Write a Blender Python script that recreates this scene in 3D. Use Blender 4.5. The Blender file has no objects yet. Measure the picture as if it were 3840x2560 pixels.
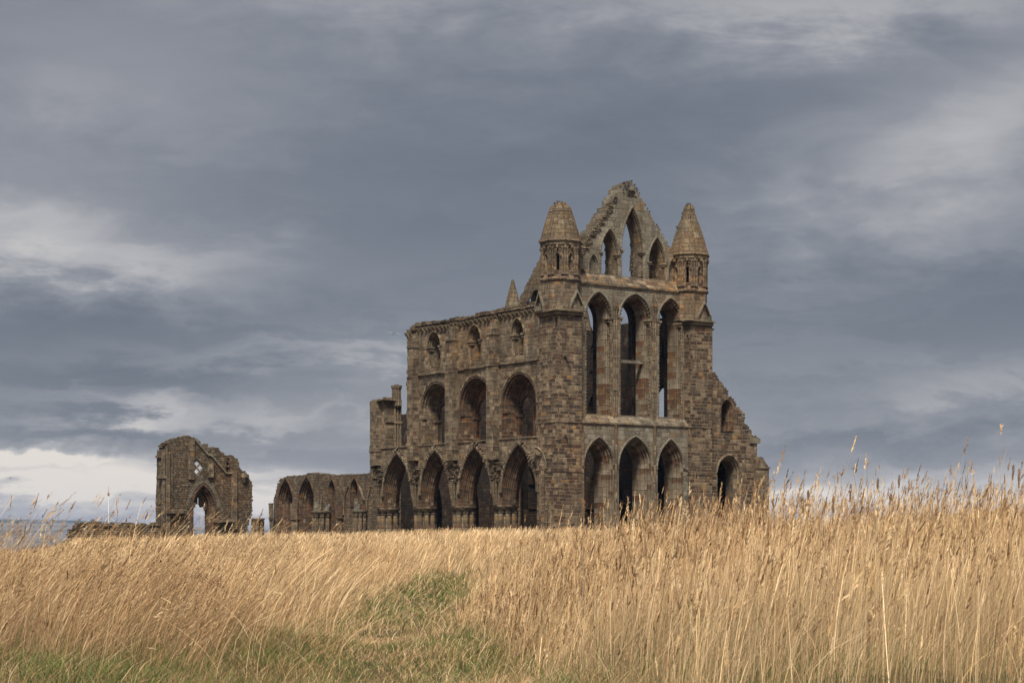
import bpy, math, random
import numpy as np
from mathutils import Vector, Matrix
from mathutils.geometry import delaunay_2d_cdt
R = math.radians
scene = bpy.context.scene
col = scene.collection
random.seed(7)

# ------------------------------------------------------------------ camera
FPX, CX, HY, CAMZ = 7300.0, 1920.0, 2020.0, 1.55
cd = bpy.data.cameras.new("camera")
cam = bpy.data.objects.new("camera", cd); col.objects.link(cam)
cam.location = (0, 0, CAMZ); cam.rotation_euler = (R(90), 0, 0)
cd.sensor_width = 36; cd.lens = 36 * FPX / 3840
cd.shift_x = 0; cd.shift_y = (HY - 1280) / 3840
cd.clip_start = 0.1; cd.clip_end = 30000
cd.dof.use_dof = True; cd.dof.focus_distance = 120; cd.dof.aperture_fstop = 11
scene.camera = cam
scene.render.resolution_x, scene.render.resolution_y = 1024, 682
scene.view_settings.view_transform = 'Standard'; scene.view_settings.look = 'None'
scene.view_settings.gamma = 1; scene.view_settings.use_curve_mapping = False
scene.view_settings.exposure = 0.36
SUN_EL, SUN_AZ, SUN_E = 56.0, 190.0, 4.6      # azimuth clockwise from +Y (north): behind the camera, to the left

# ------------------------------------------------------------------ node helpers
class NT:
    def __init__(s, nt): s.t = nt
    def n(s, typ, **kw):
        nd = s.t.nodes.new(typ)
        for k, v in kw.items(): setattr(nd, k, v)
        return nd
    def l(s, a, b): s.t.links.new(a, b)
    def put(s, sock, v):
        if isinstance(v, bpy.types.NodeSocket): s.l(v, sock)
        else: sock.default_value = v
    def m(s, op, a, b=0.0, c=0.0, clamp=False):
        nd = s.n('ShaderNodeMath', operation=op, use_clamp=clamp)
        s.put(nd.inputs[0], a); s.put(nd.inputs[1], b); s.put(nd.inputs[2], c)
        return nd.outputs[0]
    def vm(s, op, a, b=(0, 0, 0)):
        nd = s.n('ShaderNodeVectorMath', operation=op)
        s.put(nd.inputs[0], a); s.put(nd.inputs[1], b)
        return nd.outputs[1] if op in ('LENGTH', 'DOT_PRODUCT') else nd.outputs[0]
    def comb(s, x, y, z=0.0):
        nd = s.n('ShaderNodeCombineXYZ')
        for i, v in enumerate((x, y, z)): s.put(nd.inputs[i], v)
        return nd.outputs[0]
    def sep(s, v):
        nd = s.n('ShaderNodeSeparateXYZ'); s.l(v, nd.inputs[0]); return nd.outputs
    def noise(s, v, scale, detail=3.0, rough=0.5, dist=0.0):
        nd = s.n('ShaderNodeTexNoise'); s.put(nd.inputs['Vector'], v)
        nd.inputs['Scale'].default_value = scale; nd.inputs['Detail'].default_value = detail
        nd.inputs['Roughness'].default_value = rough; nd.inputs['Distortion'].default_value = dist
        return nd.outputs['Fac']
    def white(s, v):
        nd = s.n('ShaderNodeTexWhiteNoise', noise_dimensions='3D'); s.put(nd.inputs['Vector'], v)
        return nd.outputs['Value']
    def ramp(s, f, stops, interp='LINEAR'):
        nd = s.n('ShaderNodeValToRGB'); cr = nd.color_ramp; cr.interpolation = interp
        while len(cr.elements) < len(stops): cr.elements.new(0.5)
        for e, (p, c) in zip(cr.elements, stops):
            e.position = p; e.color = (c[0], c[1], c[2], 1) if len(c) == 3 else c
        s.put(nd.inputs[0], f); return nd.outputs[0]
    def mix(s, f, a, b, blend='MIX'):
        nd = s.n('ShaderNodeMix', data_type='RGBA', blend_type=blend)
        s.put(nd.inputs[0], f)
        for i, v in ((6, a), (7, b)):
            if isinstance(v, tuple) and len(v) == 3: v = v + (1,)
            s.put(nd.inputs[i], v)
        return nd.outputs[2]
    def ss(s, v, a, b):
        nd = s.n('ShaderNodeMapRange', interpolation_type='SMOOTHSTEP')
        s.put(nd.inputs[0], v); nd.inputs[1].default_value = a; nd.inputs[2].default_value = b
        return nd.outputs[0]

# ------------------------------------------------------------------ world: overcast sky over a Nishita sky
world = bpy.data.worlds.new("World"); scene.world = world; world.use_nodes = True
world.node_tree.nodes.clear()
W = NT(world.node_tree)
sky = W.n('ShaderNodeTexSky', sky_type='NISHITA', sun_disc=False)
sky.sun_elevation = R(SUN_EL); sky.sun_rotation = R(SUN_AZ)
bg1 = W.n('ShaderNodeBackground'); W.l(sky.outputs[0], bg1.inputs[0]); bg1.inputs[1].default_value = 0.06
D = W.n('ShaderNodeTexCoord').outputs['Generated']
dx, dy, dz = W.sep(D)
az = W.m('ARCTAN2', dx, dy)
el = W.m('ARCSINE', dz)
# cloud-plane coordinates so that the cloud structure flattens towards the horizon
den = W.m('ADD', W.m('MAXIMUM', dz, 0.0), 0.07)
pv = W.comb(W.m('DIVIDE', dx, den), W.m('DIVIDE', dy, den), 0.0)
n1 = W.noise(pv, 0.55, 7, 0.56, 0.6)
n2 = W.noise(W.comb(W.m('MULTIPLY', az, 5.0), W.m('MULTIPLY', el, 17.0), 3.3), 1.6, 7, 0.6, 0.5)
n3 = W.noise(W.comb(W.m('MULTIPLY', az, 9.0), W.m('MULTIPLY', el, 22.0), 9.1), 3.0, 6, 0.62, 0.2)
# soft warp of the direction, so that the big masses get cloud-like edges
waz = W.m('ADD', az, W.m('MULTIPLY', W.m('SUBTRACT', n2, 0.5), 0.16))
wel = W.m('ADD', el, W.m('MULTIPLY', W.m('ADD', W.m('MULTIPLY', W.m('SUBTRACT', n3, 0.5), 0.6), W.m('SUBTRACT', n2, 0.5)), 0.055))
def px2dir(px, py):
    return math.atan((px - CX) / FPX), math.atan((HY - py) / FPX)
acc = None
#  (px, py, rx, ry, gain)  big light and dark cloud masses
CL = [(300, 400, 650, 260, .32), (2300, 10, 1000, 90, .28), (1200, -30, 600, 90, .22), (3350, 50, 750, 140, .50), (3520, 600, 520, 240, .60), (3150, 800, 420, 180, .30), (3800, 420, 260, 160, .35),
      (150, 960, 620, 150, .72), (0, 800, 420, 110, .35), (780, 1010, 420, 90, .35), (1976, 640, 1200, 330, -.34), (300, 1240, 720, 85, -.42), (3400, 1140, 560, 130, -.30), (2900, 330, 700, 150, -.12),
      (1235, 1320, 650, 62, .45), (500, 1430, 560, 42, -.32), (1000, 1530, 700, 60, .40), (420, 1610, 420, 42, -.30), (80, 1725, 420, 52, 1.05), (60, 1830, 420, 60, .75), (760, 1800, 480, 60, .62),
      (1000, 1920, 1300, 80, .70), (3660, 1480, 520, 85, .60), (3160, 1690, 760, 48, -.34), (3250, 1870, 1250, 95, .62), (560, 1545, 220, 40, .5)]
for (px, py, rx, ry, g) in CL:
    a0, e0 = px2dir(px, py)
    u = W.m('MULTIPLY', W.m('SUBTRACT', waz, a0), FPX / rx)
    v = W.m('MULTIPLY', W.m('SUBTRACT', wel, e0), FPX / ry)
    q = W.m('ADD', W.m('MULTIPLY', u, u), W.m('MULTIPLY', v, v))
    gs = W.m('MULTIPLY', W.m('POWER', 2.718, W.m('MULTIPLY', q, -1.0)), g)
    acc = gs if acc is None else W.m('ADD', acc, gs)
cl = W.m('ADD', acc, W.m('MULTIPLY', W.m('SUBTRACT', n1, 0.5), 0.50))
cl = W.m('ADD', cl, W.m('MULTIPLY', W.m('SUBTRACT', n2, 0.5), 0.62))
cl = W.m('ADD', cl, W.m('MULTIPLY', W.m('SUBTRACT', n3, 0.5), 0.34))
cl = W.m('ADD', cl, W.m('MULTIPLY', W.m('SUBTRACT', 1.0, W.ss(el, 0.0, 0.080)), 0.52))
# crisper layered shelves in the lower sky
n4 = W.noise(W.comb(W.m('MULTIPLY', waz, 4.2), W.m('MULTIPLY', wel, 34.0), 21.7), 1.0, 8, 0.60, 0.35)
shelf = W.m('SUBTRACT', W.ss(n4, 0.44, 0.60), 0.5)
cl = W.m('ADD', cl, W.m('MULTIPLY', shelf, W.m('MULTIPLY', W.m('SUBTRACT', 1.0, W.ss(dz, 0.07, 0.24)), 0.20)))
t = W.m('MULTIPLY', W.m('ADD', cl, 0.62), 0.56, clamp=True)
ccol = W.ramp(t, [(0.0, (.098, .113, .138)), (.25, (.140, .156, .185)), (.5, (.222, .229, .254)), (.78, (.380, .374, .382)), (1.0, (.650, .600, .545))])
# unseen sky overhead and behind the camera: gain added to light the scene
up = W.ss(dz, 0.30, 0.75)
back = W.ss(dy, 0.35, -0.35)
gain = W.m('ADD', 1.0, W.m('ADD', W.m('MULTIPLY', up, 1.3), W.m('MULTIPLY', back, 1.7)))
cc = W.vm('MULTIPLY', ccol, W.comb(gain, gain, gain))
ground_dim = W.ss(dz, -0.02, 0.0)
bg2 = W.n('ShaderNodeBackground'); W.l(cc, bg2.inputs[0]); bg2.inputs[1].default_value = 1.0
mx = W.n('ShaderNodeMixShader'); mx.inputs[0].default_value = 0.93
W.l(bg1.outputs[0], mx.inputs[1]); W.l(bg2.outputs[0], mx.inputs[2])
wo = W.n('ShaderNodeOutputWorld'); W.l(mx.outputs[0], wo.inputs[0])

sl = bpy.data.lights.new("sun", 'SUN'); sl.energy = SUN_E; sl.angle = R(12); sl.color = (1.0, .93, .82)
so = bpy.data.objects.new("sun", sl); col.objects.link(so)
sa = R(SUN_AZ); sd = Vector((math.sin(sa) * math.cos(R(SUN_EL)), math.cos(sa) * math.cos(R(SUN_EL)), math.sin(R(SUN_EL))))
so.rotation_euler = sd.to_track_quat('Z', 'Y').to_euler()

# ------------------------------------------------------------------ objects / mesh helpers
def tag(o, label=None, cat=None, group=None, kind=None):
    if label: o['label'] = label
    if cat: o['category'] = cat
    if group: o['group'] = group
    if kind: o['kind'] = kind
    return o
def empty(name, loc, label, cat, group=None):
    o = bpy.data.objects.new(name, None); col.objects.link(o); o.location = loc
    o.empty_display_size = .5
    bpy.context.view_layer.update()
    return tag(o, label, cat, group)

class MB:
    def __init__(s): s.v = []; s.f = []; s.uv = []
    def face(s, pts, uv=None):
        i = len(s.v); s.v.extend([tuple(p) for p in pts]); s.f.append(tuple(range(i, i + len(pts))))
        s.uv.append(uv)
    def box(s, x0, x1, y0, y1, z0, z1, M=None, jit=0):
        P = [Vector((x, y, z)) for z in (z0, z1) for y in (y0, y1) for x in (x0, x1)]
        if jit: P = [p + Vector((random.uniform(-jit, jit), random.uniform(-jit, jit), random.uniform(-jit, jit))) for p in P]
        if M: P = [M @ p for p in P]
        for q in ((0, 1, 3, 2), (4, 6, 7, 5), (0, 4, 5, 1), (2, 3, 7, 6), (0, 2, 6, 4), (1, 5, 7, 3)):
            s.face([P[k] for k in q])
    def lathe(s, cx, cy, prof, n=8, rot=0, cap=True, jit=0):
        rings = []
        for (r, z) in prof:
            rr = r * (1 + random.uniform(-jit, jit))
            rings.append([(cx + rr * math.cos(rot + 2 * math.pi * k / n), cy + rr * math.sin(rot + 2 * math.pi * k / n), z) for k in range(n)])
        L = 0
        for a, b, (r0, z0), (r1, z1) in zip(rings, rings[1:], prof, prof[1:]):
            d = math.hypot(r1 - r0, z1 - z0)
            for k in range(n):
                k2 = (k + 1) % n
                w = 2 * math.pi * max(r0, .25) / n
                s.face([a[k], a[k2], b[k2], b[k]], [(k * w, L), ((k + 1) * w, L), ((k + 1) * w, L + d), (k * w, L + d)])
            L += d
        if cap: s.face(rings[-1]); s.face(rings[0][::-1])
    def tube(s, p0, p1, r0, r1, n=5):
        p0 = Vector(p0); p1 = Vector(p1); d = (p1 - p0)
        q = d.to_track_quat('Z', 'Y'); L = d.length
        A = [p0 + q @ Vector((r0 * math.cos(6.2832 * k / n), r0 * math.sin(6.2832 * k / n), 0)) for k in range(n)]
        B = [p1 + q @ Vector((r1 * math.cos(6.2832 * k / n), r1 * math.sin(6.2832 * k / n), 0)) for k in range(n)]
        for k in range(n):
            k2 = (k + 1) % n; s.face([A[k], A[k2], B[k2], B[k]], [(k * .1, 0), (k * .1 + .1, 0), (k * .1 + .1, L), (k * .1, L)])
        s.face(B); s.face(A[::-1])
    def prism(s, poly, y0, y1, slope=0):
        """polygon in (s,z) between depths y0 and y1"""
        n = len(poly)
        tri_panel(s, poly, [], y0); tri_panel(s, poly, [], y1)
        for i in range(n):
            a = poly[i]; b = poly[(i + 1) % n]
            s.face([(a[0], y0, a[1]), (b[0], y0, b[1]), (b[0], y1, b[1]), (a[0], y1, a[1])])
    def build(s, name, mat, parent=None, M=None, smooth=False):
        me = bpy.data.meshes.new(name); me.from_pydata(s.v, [], s.f); me.materials.append(mat)
        uvl = me.uv_layers.new(name="UVMap"); me.update()
        dat = np.zeros((len(me.loops), 2), dtype=np.float32)
        li = 0
        for p, uv in zip(me.polygons, s.uv):
            k = p.loop_total
            if uv is not None: dat[li:li + k] = uv
            else:
                nn = p.normal
                if abs(nn.z) > .8: dat[li:li + k] = [(s.v[j][0], s.v[j][1]) for j in p.vertices]
                else:
                    h = math.hypot(nn.x, nn.y) or 1; tx, ty = -nn.y / h, nn.x / h
                    if abs(nn.y) > .95 * h: tx, ty = 1, 0
                    elif abs(nn.x) > .95 * h: tx, ty = 0, 1
                    dat[li:li + k] = [(s.v[j][0] * tx + s.v[j][1] * ty, s.v[j][2]) for j in p.vertices]
            li += k
        uvl.data.foreach_set('uv', dat.ravel())
        if smooth: me.polygons.foreach_set('use_smooth', [True] * len(me.polygons))
        o = bpy.data.objects.new(name, me); col.objects.link(o)
        if M is None: M = Matrix()
        if parent is not None:
            o.parent = parent; o.matrix_parent_inverse = Matrix(); o.matrix_basis = parent_world(parent).inverted() @ M
        else: o.matrix_basis = M
        return o
def parent_world(o):
    m = o.matrix_basis.copy(); p = o.parent
    while p: m = p.matrix_basis @ m; p = p.parent
    return m

def inpoly(p, poly):
    x, y = p; c = False; j = len(poly) - 1
    for i in range(len(poly)):
        xi, yi = poly[i][0], poly[i][1]; xj, yj = poly[j][0], poly[j][1]
        if (yi > y) != (yj > y) and x < (xj - xi) * (y - yi) / (yj - yi) + xi: c = not c
        j = i
    return c
def tri_panel(mb, outline, holes, depth):
    vs = []; es = []
    for loop in [outline] + holes:
        b = len(vs); n = len(loop)
        vs += [Vector((p[0], p[1])) for p in loop]; es += [(b + i, b + (i + 1) % n) for i in range(n)]
    r = delaunay_2d_cdt(vs, es, [], 0, 1e-5)
    V, F = r[0], r[2]
    for f in F:
        c = sum((V[i] for i in f), Vector((0, 0))) / len(f)
        if inpoly(c, outline) and not any(inpoly(c, h) for h in holes):
            mb.face([(V[i][0], depth, V[i][1]) for i in f])
def wall(mb, outline, holes, d0, d1, holes_back=None, skip_sides=()):
    tri_panel(mb, outline, holes, d0)
    tri_panel(mb, outline, holes if holes_back is None else holes_back, d1)
    n = len(outline)
    for i in range(n):
        a = outline[i]; b = outline[(i + 1) % n]
        mb.face([(a[0], d0, a[1]), (b[0], d0, b[1]), (b[0], d1, b[1]), (a[0], d1, a[1])])

def ring(sp, inset, nj=3, na=9, zb=None):
    sL, sR, zs, za, zb0 = sp
    if zb is None: zb = zb0
    c0 = (sL + sR) / 2; w = (sR - sL) / 2; h = za - zs
    c = (h * h - w * w) / (2 * w); Rr = c + w; Ri = Rr - inset
    th = math.acos(max(-1, min(1, c / Ri)))
    L = [(-(w - inset), zb + (zs - zb) * k / nj) for k in range(nj)] if zs - zb > 1e-4 else []
    L += [(c - Ri * math.cos(th * k / na), zs + Ri * math.sin(th * k / na)) for k in range(na + 1)]
    L[-1] = (0.0, zs + Ri * math.sin(th))
    pts = [(c0 + x, z) for x, z in L] + [(c0 - x, z) for x, z in reversed(L[:-1])]
    return pts
def sweep(mb, sp, prof, closed=True, zbs=None, na=9, nj=3):
    """prof: list of (inset, depth) ; quads between successive rings of the opening"""
    rings = []
    for i, (ins, dep) in enumerate(prof):
        zb = sp[4] + (zbs[i] if zbs else 0)
        rings.append([(x, dep, z) for x, z in ring(sp, ins, nj, na, zb)])
    U = 0; A0 = rings[0]; n0 = len(A0); LP = [0.0]
    for k in range(n0): LP.append(LP[-1] + (Vector(A0[(k + 1) % n0]) - Vector(A0[k])).length)
    for i in range(len(prof) - 1):
        A, B = rings[i], rings[i + 1]
        dU = math.hypot(prof[i + 1][0] - prof[i][0], prof[i + 1][1] - prof[i][1])
        n = len(A); Lp = 0
        for k in range(n if closed else n - 1):
            k2 = (k + 1) % n
            Lp = LP[k]; dl = LP[k + 1] - LP[k]
            mb.face([A[k], A[k2], B[k2], B[k]], [(U, Lp), (U, Lp + dl), (U + dU, Lp + dl), (U + dU, Lp)])
        U += dU
def rag(pts, seg=.33, amp=.1, mode=0):
    """turn a polyline into a broken, coursed masonry edge"""
    out = [pts[0]]
    for a, b in zip(pts, pts[1:]):
        L = math.hypot(b[0] - a[0], b[1] - a[1]); n = max(1, int(L / seg))
        for k in range(1, n + 1):
            t = k / n; x = a[0] + (b[0] - a[0]) * t; z = a[1] + (b[1] - a[1]) * t
            if k < n: x += random.uniform(-amp, amp); z += random.uniform(-amp, amp) * .4
            px_, pz_ = out[-1]
            if abs(x - px_) > .02 and abs(z - pz_) > .02: out.append((px_, z) if random.random() < .5 + mode else (x, pz_))
            out.append((x, z))
    return out

def edge_stones(mb, pts, d0, d1, step=.22, size=.16):
    for a, b in zip(pts, pts[1:]):
        L = math.hypot(b[0] - a[0], b[1] - a[1]); n = max(1, int(L / step))
        for k in range(n):
            t = (k + random.random()) / n; x = a[0] + (b[0] - a[0]) * t; z = a[1] + (b[1] - a[1]) * t; s_ = size * random.uniform(.5, 1.25)
            dA = random.uniform(d0, d0 + (d1 - d0) * .3); Mx = Matrix.Translation((x, 0, z)) @ Matrix.Rotation(random.uniform(-.5, .5), 4, 'Y')
            mb.box(-s_, s_, dA, random.uniform(d0 + (d1 - d0) * .6, d1), -s_ * .55, s_ * .55, Mx, jit=s_ * .22)
class Frame:
    """vertical wall frame: x along the wall (to the right), y into the wall, z up"""
    def __init__(s, ox, oy, ux, uy):
        s.o = (ox, oy); s.u = (ux, uy); s.n = (-uy, ux)
        s.M = Matrix(((ux, -uy, 0, ox), (uy, ux, 0, oy), (0, 0, 1, 0), (0, 0, 0, 1)))
    def P(s, px, py, b=0.0):
        a = (px - CX) / FPX
        bx, by = s.o[0] + b * s.n[0], s.o[1] + b * s.n[1]
        t = (a * by - bx) / (s.u[0] - a * s.u[1])
        y = by + t * s.u[1]
        return (t, CAMZ + (HY - py) / FPX * y)
    def S(s, px, b=0.0): return s.P(px, 0, b)[0]
    def pts(s, L, b=0.0): return [s.P(x, y, b) for x, y in L]
    def W(s, x, y, z): return s.M @ Vector((x, y, z))

# ------------------------------------------------------------------ materials
def newmat(name):
    m = bpy.data.materials.new(name); m.use_nodes = True; m.node_tree.nodes.clear()
    return m, NT(m.node_tree)
def finish(g, colr, rough=.9, bump=None, bstr=.5, bdist=.02, spec=.25, extra=None):
    p = g.n('ShaderNodeBsdfPrincipled'); g.put(p.inputs['Base Color'], colr); g.put(p.inputs['Roughness'], rough)
    p.inputs['Specular IOR Level'].default_value = spec
    if bump is not None:
        b = g.n('ShaderNodeBump'); b.inputs['Strength'].default_value = bstr; b.inputs['Distance'].default_value = bdist
        g.l(bump, b.inputs['Height']); g.l(b.outputs[0], p.inputs['Normal'])
    o = g.n('ShaderNodeOutputMaterial'); sh = p.outputs[0]
    if extra: sh = extra(sh)
    g.l(sh, o.inputs[0]); return p

PAL = dict(
 main=[(.0, (.150, .110, .076)), (.12, (.255, .205, .150)), (.28, (.190, .145, .104)), (.42, (.300, .245, .180)), (.54, (.165, .092, .056)), (.60, (.235, .188, .138)), (.72, (.085, .064, .050)), (.80, (.340, .275, .195)), (.88, (.180, .140, .104)), (.965, (.330, .210, .105))],
 tower=[(.0, (.085, .052, .036)), (.12, (.215, .160, .112)), (.26, (.125, .068, .042)), (.35, (.270, .208, .148)), (.48, (.145, .104, .074)), (.60, (.310, .245, .175)), (.70, (.058, .042, .034)), (.79, (.240, .188, .136)), (.90, (.180, .132, .094)), (.965, (.330, .200, .090))],
 grey=[(.0, (.200, .175, .140)), (.2, (.250, .220, .178)), (.4, (.172, .148, .116)), (.55, (.290, .258, .212)), (.7, (.215, .186, .146)), (.85, (.140, .114, .086)), (.94, (.255, .180, .115))],
 rust=[(.0, (.135, .068, .038)), (.18, (.170, .078, .038)), (.32, (.085, .054, .038)), (.5, (.205, .148, .100)), (.64, (.070, .044, .032)), (.76, (.150, .096, .060)), (.90, (.220, .108, .042)), (.96, (.270, .225, .170))],
 roof=[(.0, (.165, .122, .078)), (.2, (.195, .140, .084)), (.4, (.150, .115, .080)), (.6, (.215, .165, .105)), (.8, (.150, .096, .058)), (.93, (.250, .220, .165))],
 band=[(.0, (.235, .198, .155)), (.2, (.275, .232, .182)), (.38, (.165, .085, .046)), (.52, (.21, .165, .12)), (.66, (.125, .075, .048)), (.76, (.30, .262, .215)), (.9, (.20, .115, .055))],
 rubble=[(.0, (.150, .115, .082)), (.18, (.240, .200, .155)), (.36, (.190, .145, .100)), (.52, (.105, .078, .058)), (.64, (.230, .155, .085)), (.76, (.290, .245, .190)), (.9, (.165, .095, .050))])
STONE_K = .76      # overall albedo of the damp, sooty sandstone
def stone(name, pal, h=.28, w=.54, lichen=.35, white=.5, dark=.4, mortar=(.30, .225, .160), mstr=.55, warp=.05, mw=.026, bstr=.8, k=1.0, tint=(1, .93, .80)):
    m, g = newmat(name)
    uv = g.n('ShaderNodeUVMap').outputs[0]
    obj = g.n('ShaderNodeTexCoord').outputs['Object']
    wn = g.n('ShaderNodeTexNoise'); g.l(uv, wn.inputs['Vector']); wn.inputs['Scale'].default_value = 3.2
    wv = g.vm('MULTIPLY', g.vm('SUBTRACT', wn.outputs['Color'], (.5, .5, .5)), (warp * 2.2, warp * 2.2, 0))
    u, v, _ = g.sep(g.vm('ADD', uv, wv))
    vr = g.m('ADD', g.m('DIVIDE', v, h), g.m('MULTIPLY', g.noise(g.comb(0, g.m('MULTIPLY', v, 1.3), 5), 1.0, 1), 1.2))
    row = g.m('FLOOR', vr); fy = g.m('SUBTRACT', vr, row)
    rr = g.white(g.comb(row, 3.7, 1.1)); rw = g.m('ADD', g.m('MULTIPLY', g.white(g.comb(row, 9.1, 4.4)), .7), .7)
    ur = g.m('ADD', g.m('DIVIDE', u, g.m('MULTIPLY', rw, w)), g.m('MULTIPLY', rr, 17.0))
    ur = g.m('ADD', ur, g.m('MULTIPLY', g.noise(g.comb(g.m('MULTIPLY', u, .9), g.m('MULTIPLY', row, 3.3), 2), 1.0, 1), .9))
    cl_ = g.m('FLOOR', ur); fx = g.m('SUBTRACT', ur, cl_)
    ex = g.m('MULTIPLY', g.m('MINIMUM', fx, g.m('SUBTRACT', 1.0, fx)), w)
    ey = g.m('MULTIPLY', g.m('MINIMUM', fy, g.m('SUBTRACT', 1.0, fy)), h)
    e = g.m('MINIMUM', ex, ey)
    joint = g.m('SUBTRACT', 1.0, g.ss(e, mw * .35, mw * 1.3))
    rid = g.white(g.comb(cl_, row, 7.7)); rid2 = g.white(g.comb(cl_, row, 1.3))
    c = g.ramp(rid, PAL[pal], 'CONSTANT')
    big = g.noise(obj, .22, 4, .6); med = g.noise(obj, 1.4, 4, .65); fine = g.noise(obj, 9.0, 4, .7)
    # block to block value, weathering inside a block
    val = g.m('ADD', .72, g.m('ADD', g.m('MULTIPLY', rid2, .42), g.m('MULTIPLY', g.m('SUBTRACT', fine, .5), 1.5)))
    c = g.mix(1.0, c, g.comb(val, val, val), 'MULTIPLY')
    # grey weathering coat over large patches
    lm = g.m('MULTIPLY', g.ss(g.m('ADD', big, g.m('MULTIPLY', g.m('SUBTRACT', med, .5), .5)), .42, .68), lichen)
    c = g.mix(lm, c, g.mix(med, (.150, .128, .098), (.270, .240, .190)))
    # black crust
    st = g.noise(g.vm('MULTIPLY', obj, (1.1, 1.1, .45)), 1.1, 5, .7)
    dm = g.m('MULTIPLY', g.ss(g.m('ADD', st, g.m('MULTIPLY', rid2, .16)), .54, .66), g.m('MINIMUM', dark * 1.5, .85))
    c = g.mix(dm, c, (.042, .034, .028))
    pt = g.noise(g.vm('MULTIPLY', obj, (1.0, 1.0, .55)), 2.6, 5, .75)
    c = g.mix(g.m('MULTIPLY', g.ss(pt, .58, .68), .55), c, (.050, .042, .035))
    c = g.mix(g.m('MULTIPLY', g.ss(pt, .42, .34), .35), c, (.34, .285, .215))
    sk = g.noise(g.vm('MULTIPLY', obj, (1.7, 1.7, .16)), 1.0, 4, .6); sm = g.ss(g.noise(obj, .16, 2, .5), .42, .60)
    c = g.mix(g.m('MULTIPLY', g.m('MULTIPLY', g.ss(sk, .52, .64), sm), min(.7, dark * 1.3)), c, (.055, .048, .040))
    wd = g.noise(g.vm('ADD', obj, (31, 7, 3)), .20, 3, .55)
    c = g.mix(g.m('MULTIPLY', g.ss(wd, .52, .66), .45), c, g.mix(1.0, c, (1.30, 1.02, .74), 'MULTIPLY'))
    mcol = g.mix(g.ss(med, .35, .65), mortar, (mortar[0] * .35, mortar[1] * .35, mortar[2] * .38))
    c = g.mix(g.m('MULTIPLY', joint, mstr), c, mcol)
    # white and yellow-green lichen spots
    sp = g.noise(obj, 6.5, 5, .75); pm = g.ss(g.noise(obj, .55, 3, .6), .46, .62)
    wm = g.m('MULTIPLY', g.m('MULTIPLY', g.ss(sp, .56, .64), pm), white)
    c = g.mix(wm, c, (.46, .45, .40))
    ym = g.m('MULTIPLY', g.ss(g.noise(obj, .8, 4, .7), .60, .72), .30 * (lichen + .4))
    c = g.mix(ym, c, (.20, .165, .060))
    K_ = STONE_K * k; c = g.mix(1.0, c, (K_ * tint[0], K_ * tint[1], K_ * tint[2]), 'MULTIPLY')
    hgt = g.m('SUBTRACT', g.m('ADD', g.m('MULTIPLY', fine, .35), g.m('ADD', g.m('MULTIPLY', rid2, .35), g.m('MULTIPLY', med, .3))), g.m('MULTIPLY', joint, .9))
    finish(g, c, .93, hgt, bstr, .05)
    return m
M_MAIN = stone('weathered_ashlar', 'main')
M_TOWER = stone('tower_ashlar', 'tower', h=.26, w=.50, lichen=.12, white=.2, dark=.5, mortar=(.36, .27, .19), mstr=.75)
M_GREY = stone('lichened_ashlar', 'grey', tint=(1, .975, .88), h=.36, w=.7, lichen=.5, white=.95, dark=.25, mstr=.4)
M_SLOPE = stone('lichened_weathering', 'grey', h=.30, w=.45, lichen=.3, white=.8, dark=.5, mstr=.7)
M_RUST = stone('rusty_arch_stone', 'rust', h=.34, w=.42, lichen=.12, white=.15, dark=.45, mstr=.5)
M_JAMB = stone('dressed_jamb_stone', 'main', h=.36, w=.5, lichen=.4, white=.5, dark=.35, mstr=.5)
M_INT = stone('shade_darkened_inner_stone', 'rust', h=.28, w=.5, lichen=.05, white=.05, dark=.6, mstr=.3, k=.30)  # dark brown stone, scaled darker to paint in the interior shade
M_BAND = stone('banded_jamb_stone', 'band', h=.40, w=.9, lichen=.1, white=.25, dark=.25, mstr=.6)
M_ROOF = stone('spire_stone', 'roof', h=.40, w=.6, lichen=.35, white=.5, dark=.3, mortar=(.09, .07, .05), mstr=.7)
M_RUB = stone('rubble_stone', 'rubble', h=.15, w=.30, lichen=.3, white=.4, dark=.35, mortar=(.075, .055, .04), mstr=.85, warp=.06, bstr=1.0)

def plain(name, c, rough=.8, nscale=8, var=.25, spec=.3):
    m, g = newmat(name); ob = g.n('ShaderNodeTexCoord').outputs['Object']
    f = g.noise(ob, nscale, 3); c2 = tuple(x * (1 - var) for x in c)
    finish(g, g.mix(f, c2, c), rough, spec=spec); return m

# ------------------------------------------------------------------ frames of the presbytery
A1 = R(55.8)
ux, uy = math.sin(A1), math.cos(A1)
D0 = 140.0; X0 = (2094 - CX) / FPX * D0
E = Frame(X0, D0, ux, uy)          # east front: x to the right, y inward (west)
F = Frame(X0, D0, uy, -ux)         # south flank: x to the right (towards the corner, so negative), y inward
GZ = 0.9                           # foot of the walls, below the grass line
abbey = empty('abbey_ruin', (X0, D0, 1.5), 'tall roofless gothic abbey ruin with a lancet gable and two conical turrets', 'abbey ruin')
def E_(mb, name, mat, parent=None, smooth=False): return mb.build(name, mat, parent or abbey, E.M, smooth)
def F_(mb, name, mat, parent=None): return mb.build(name, mat, parent or abbey, F.M)

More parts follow.
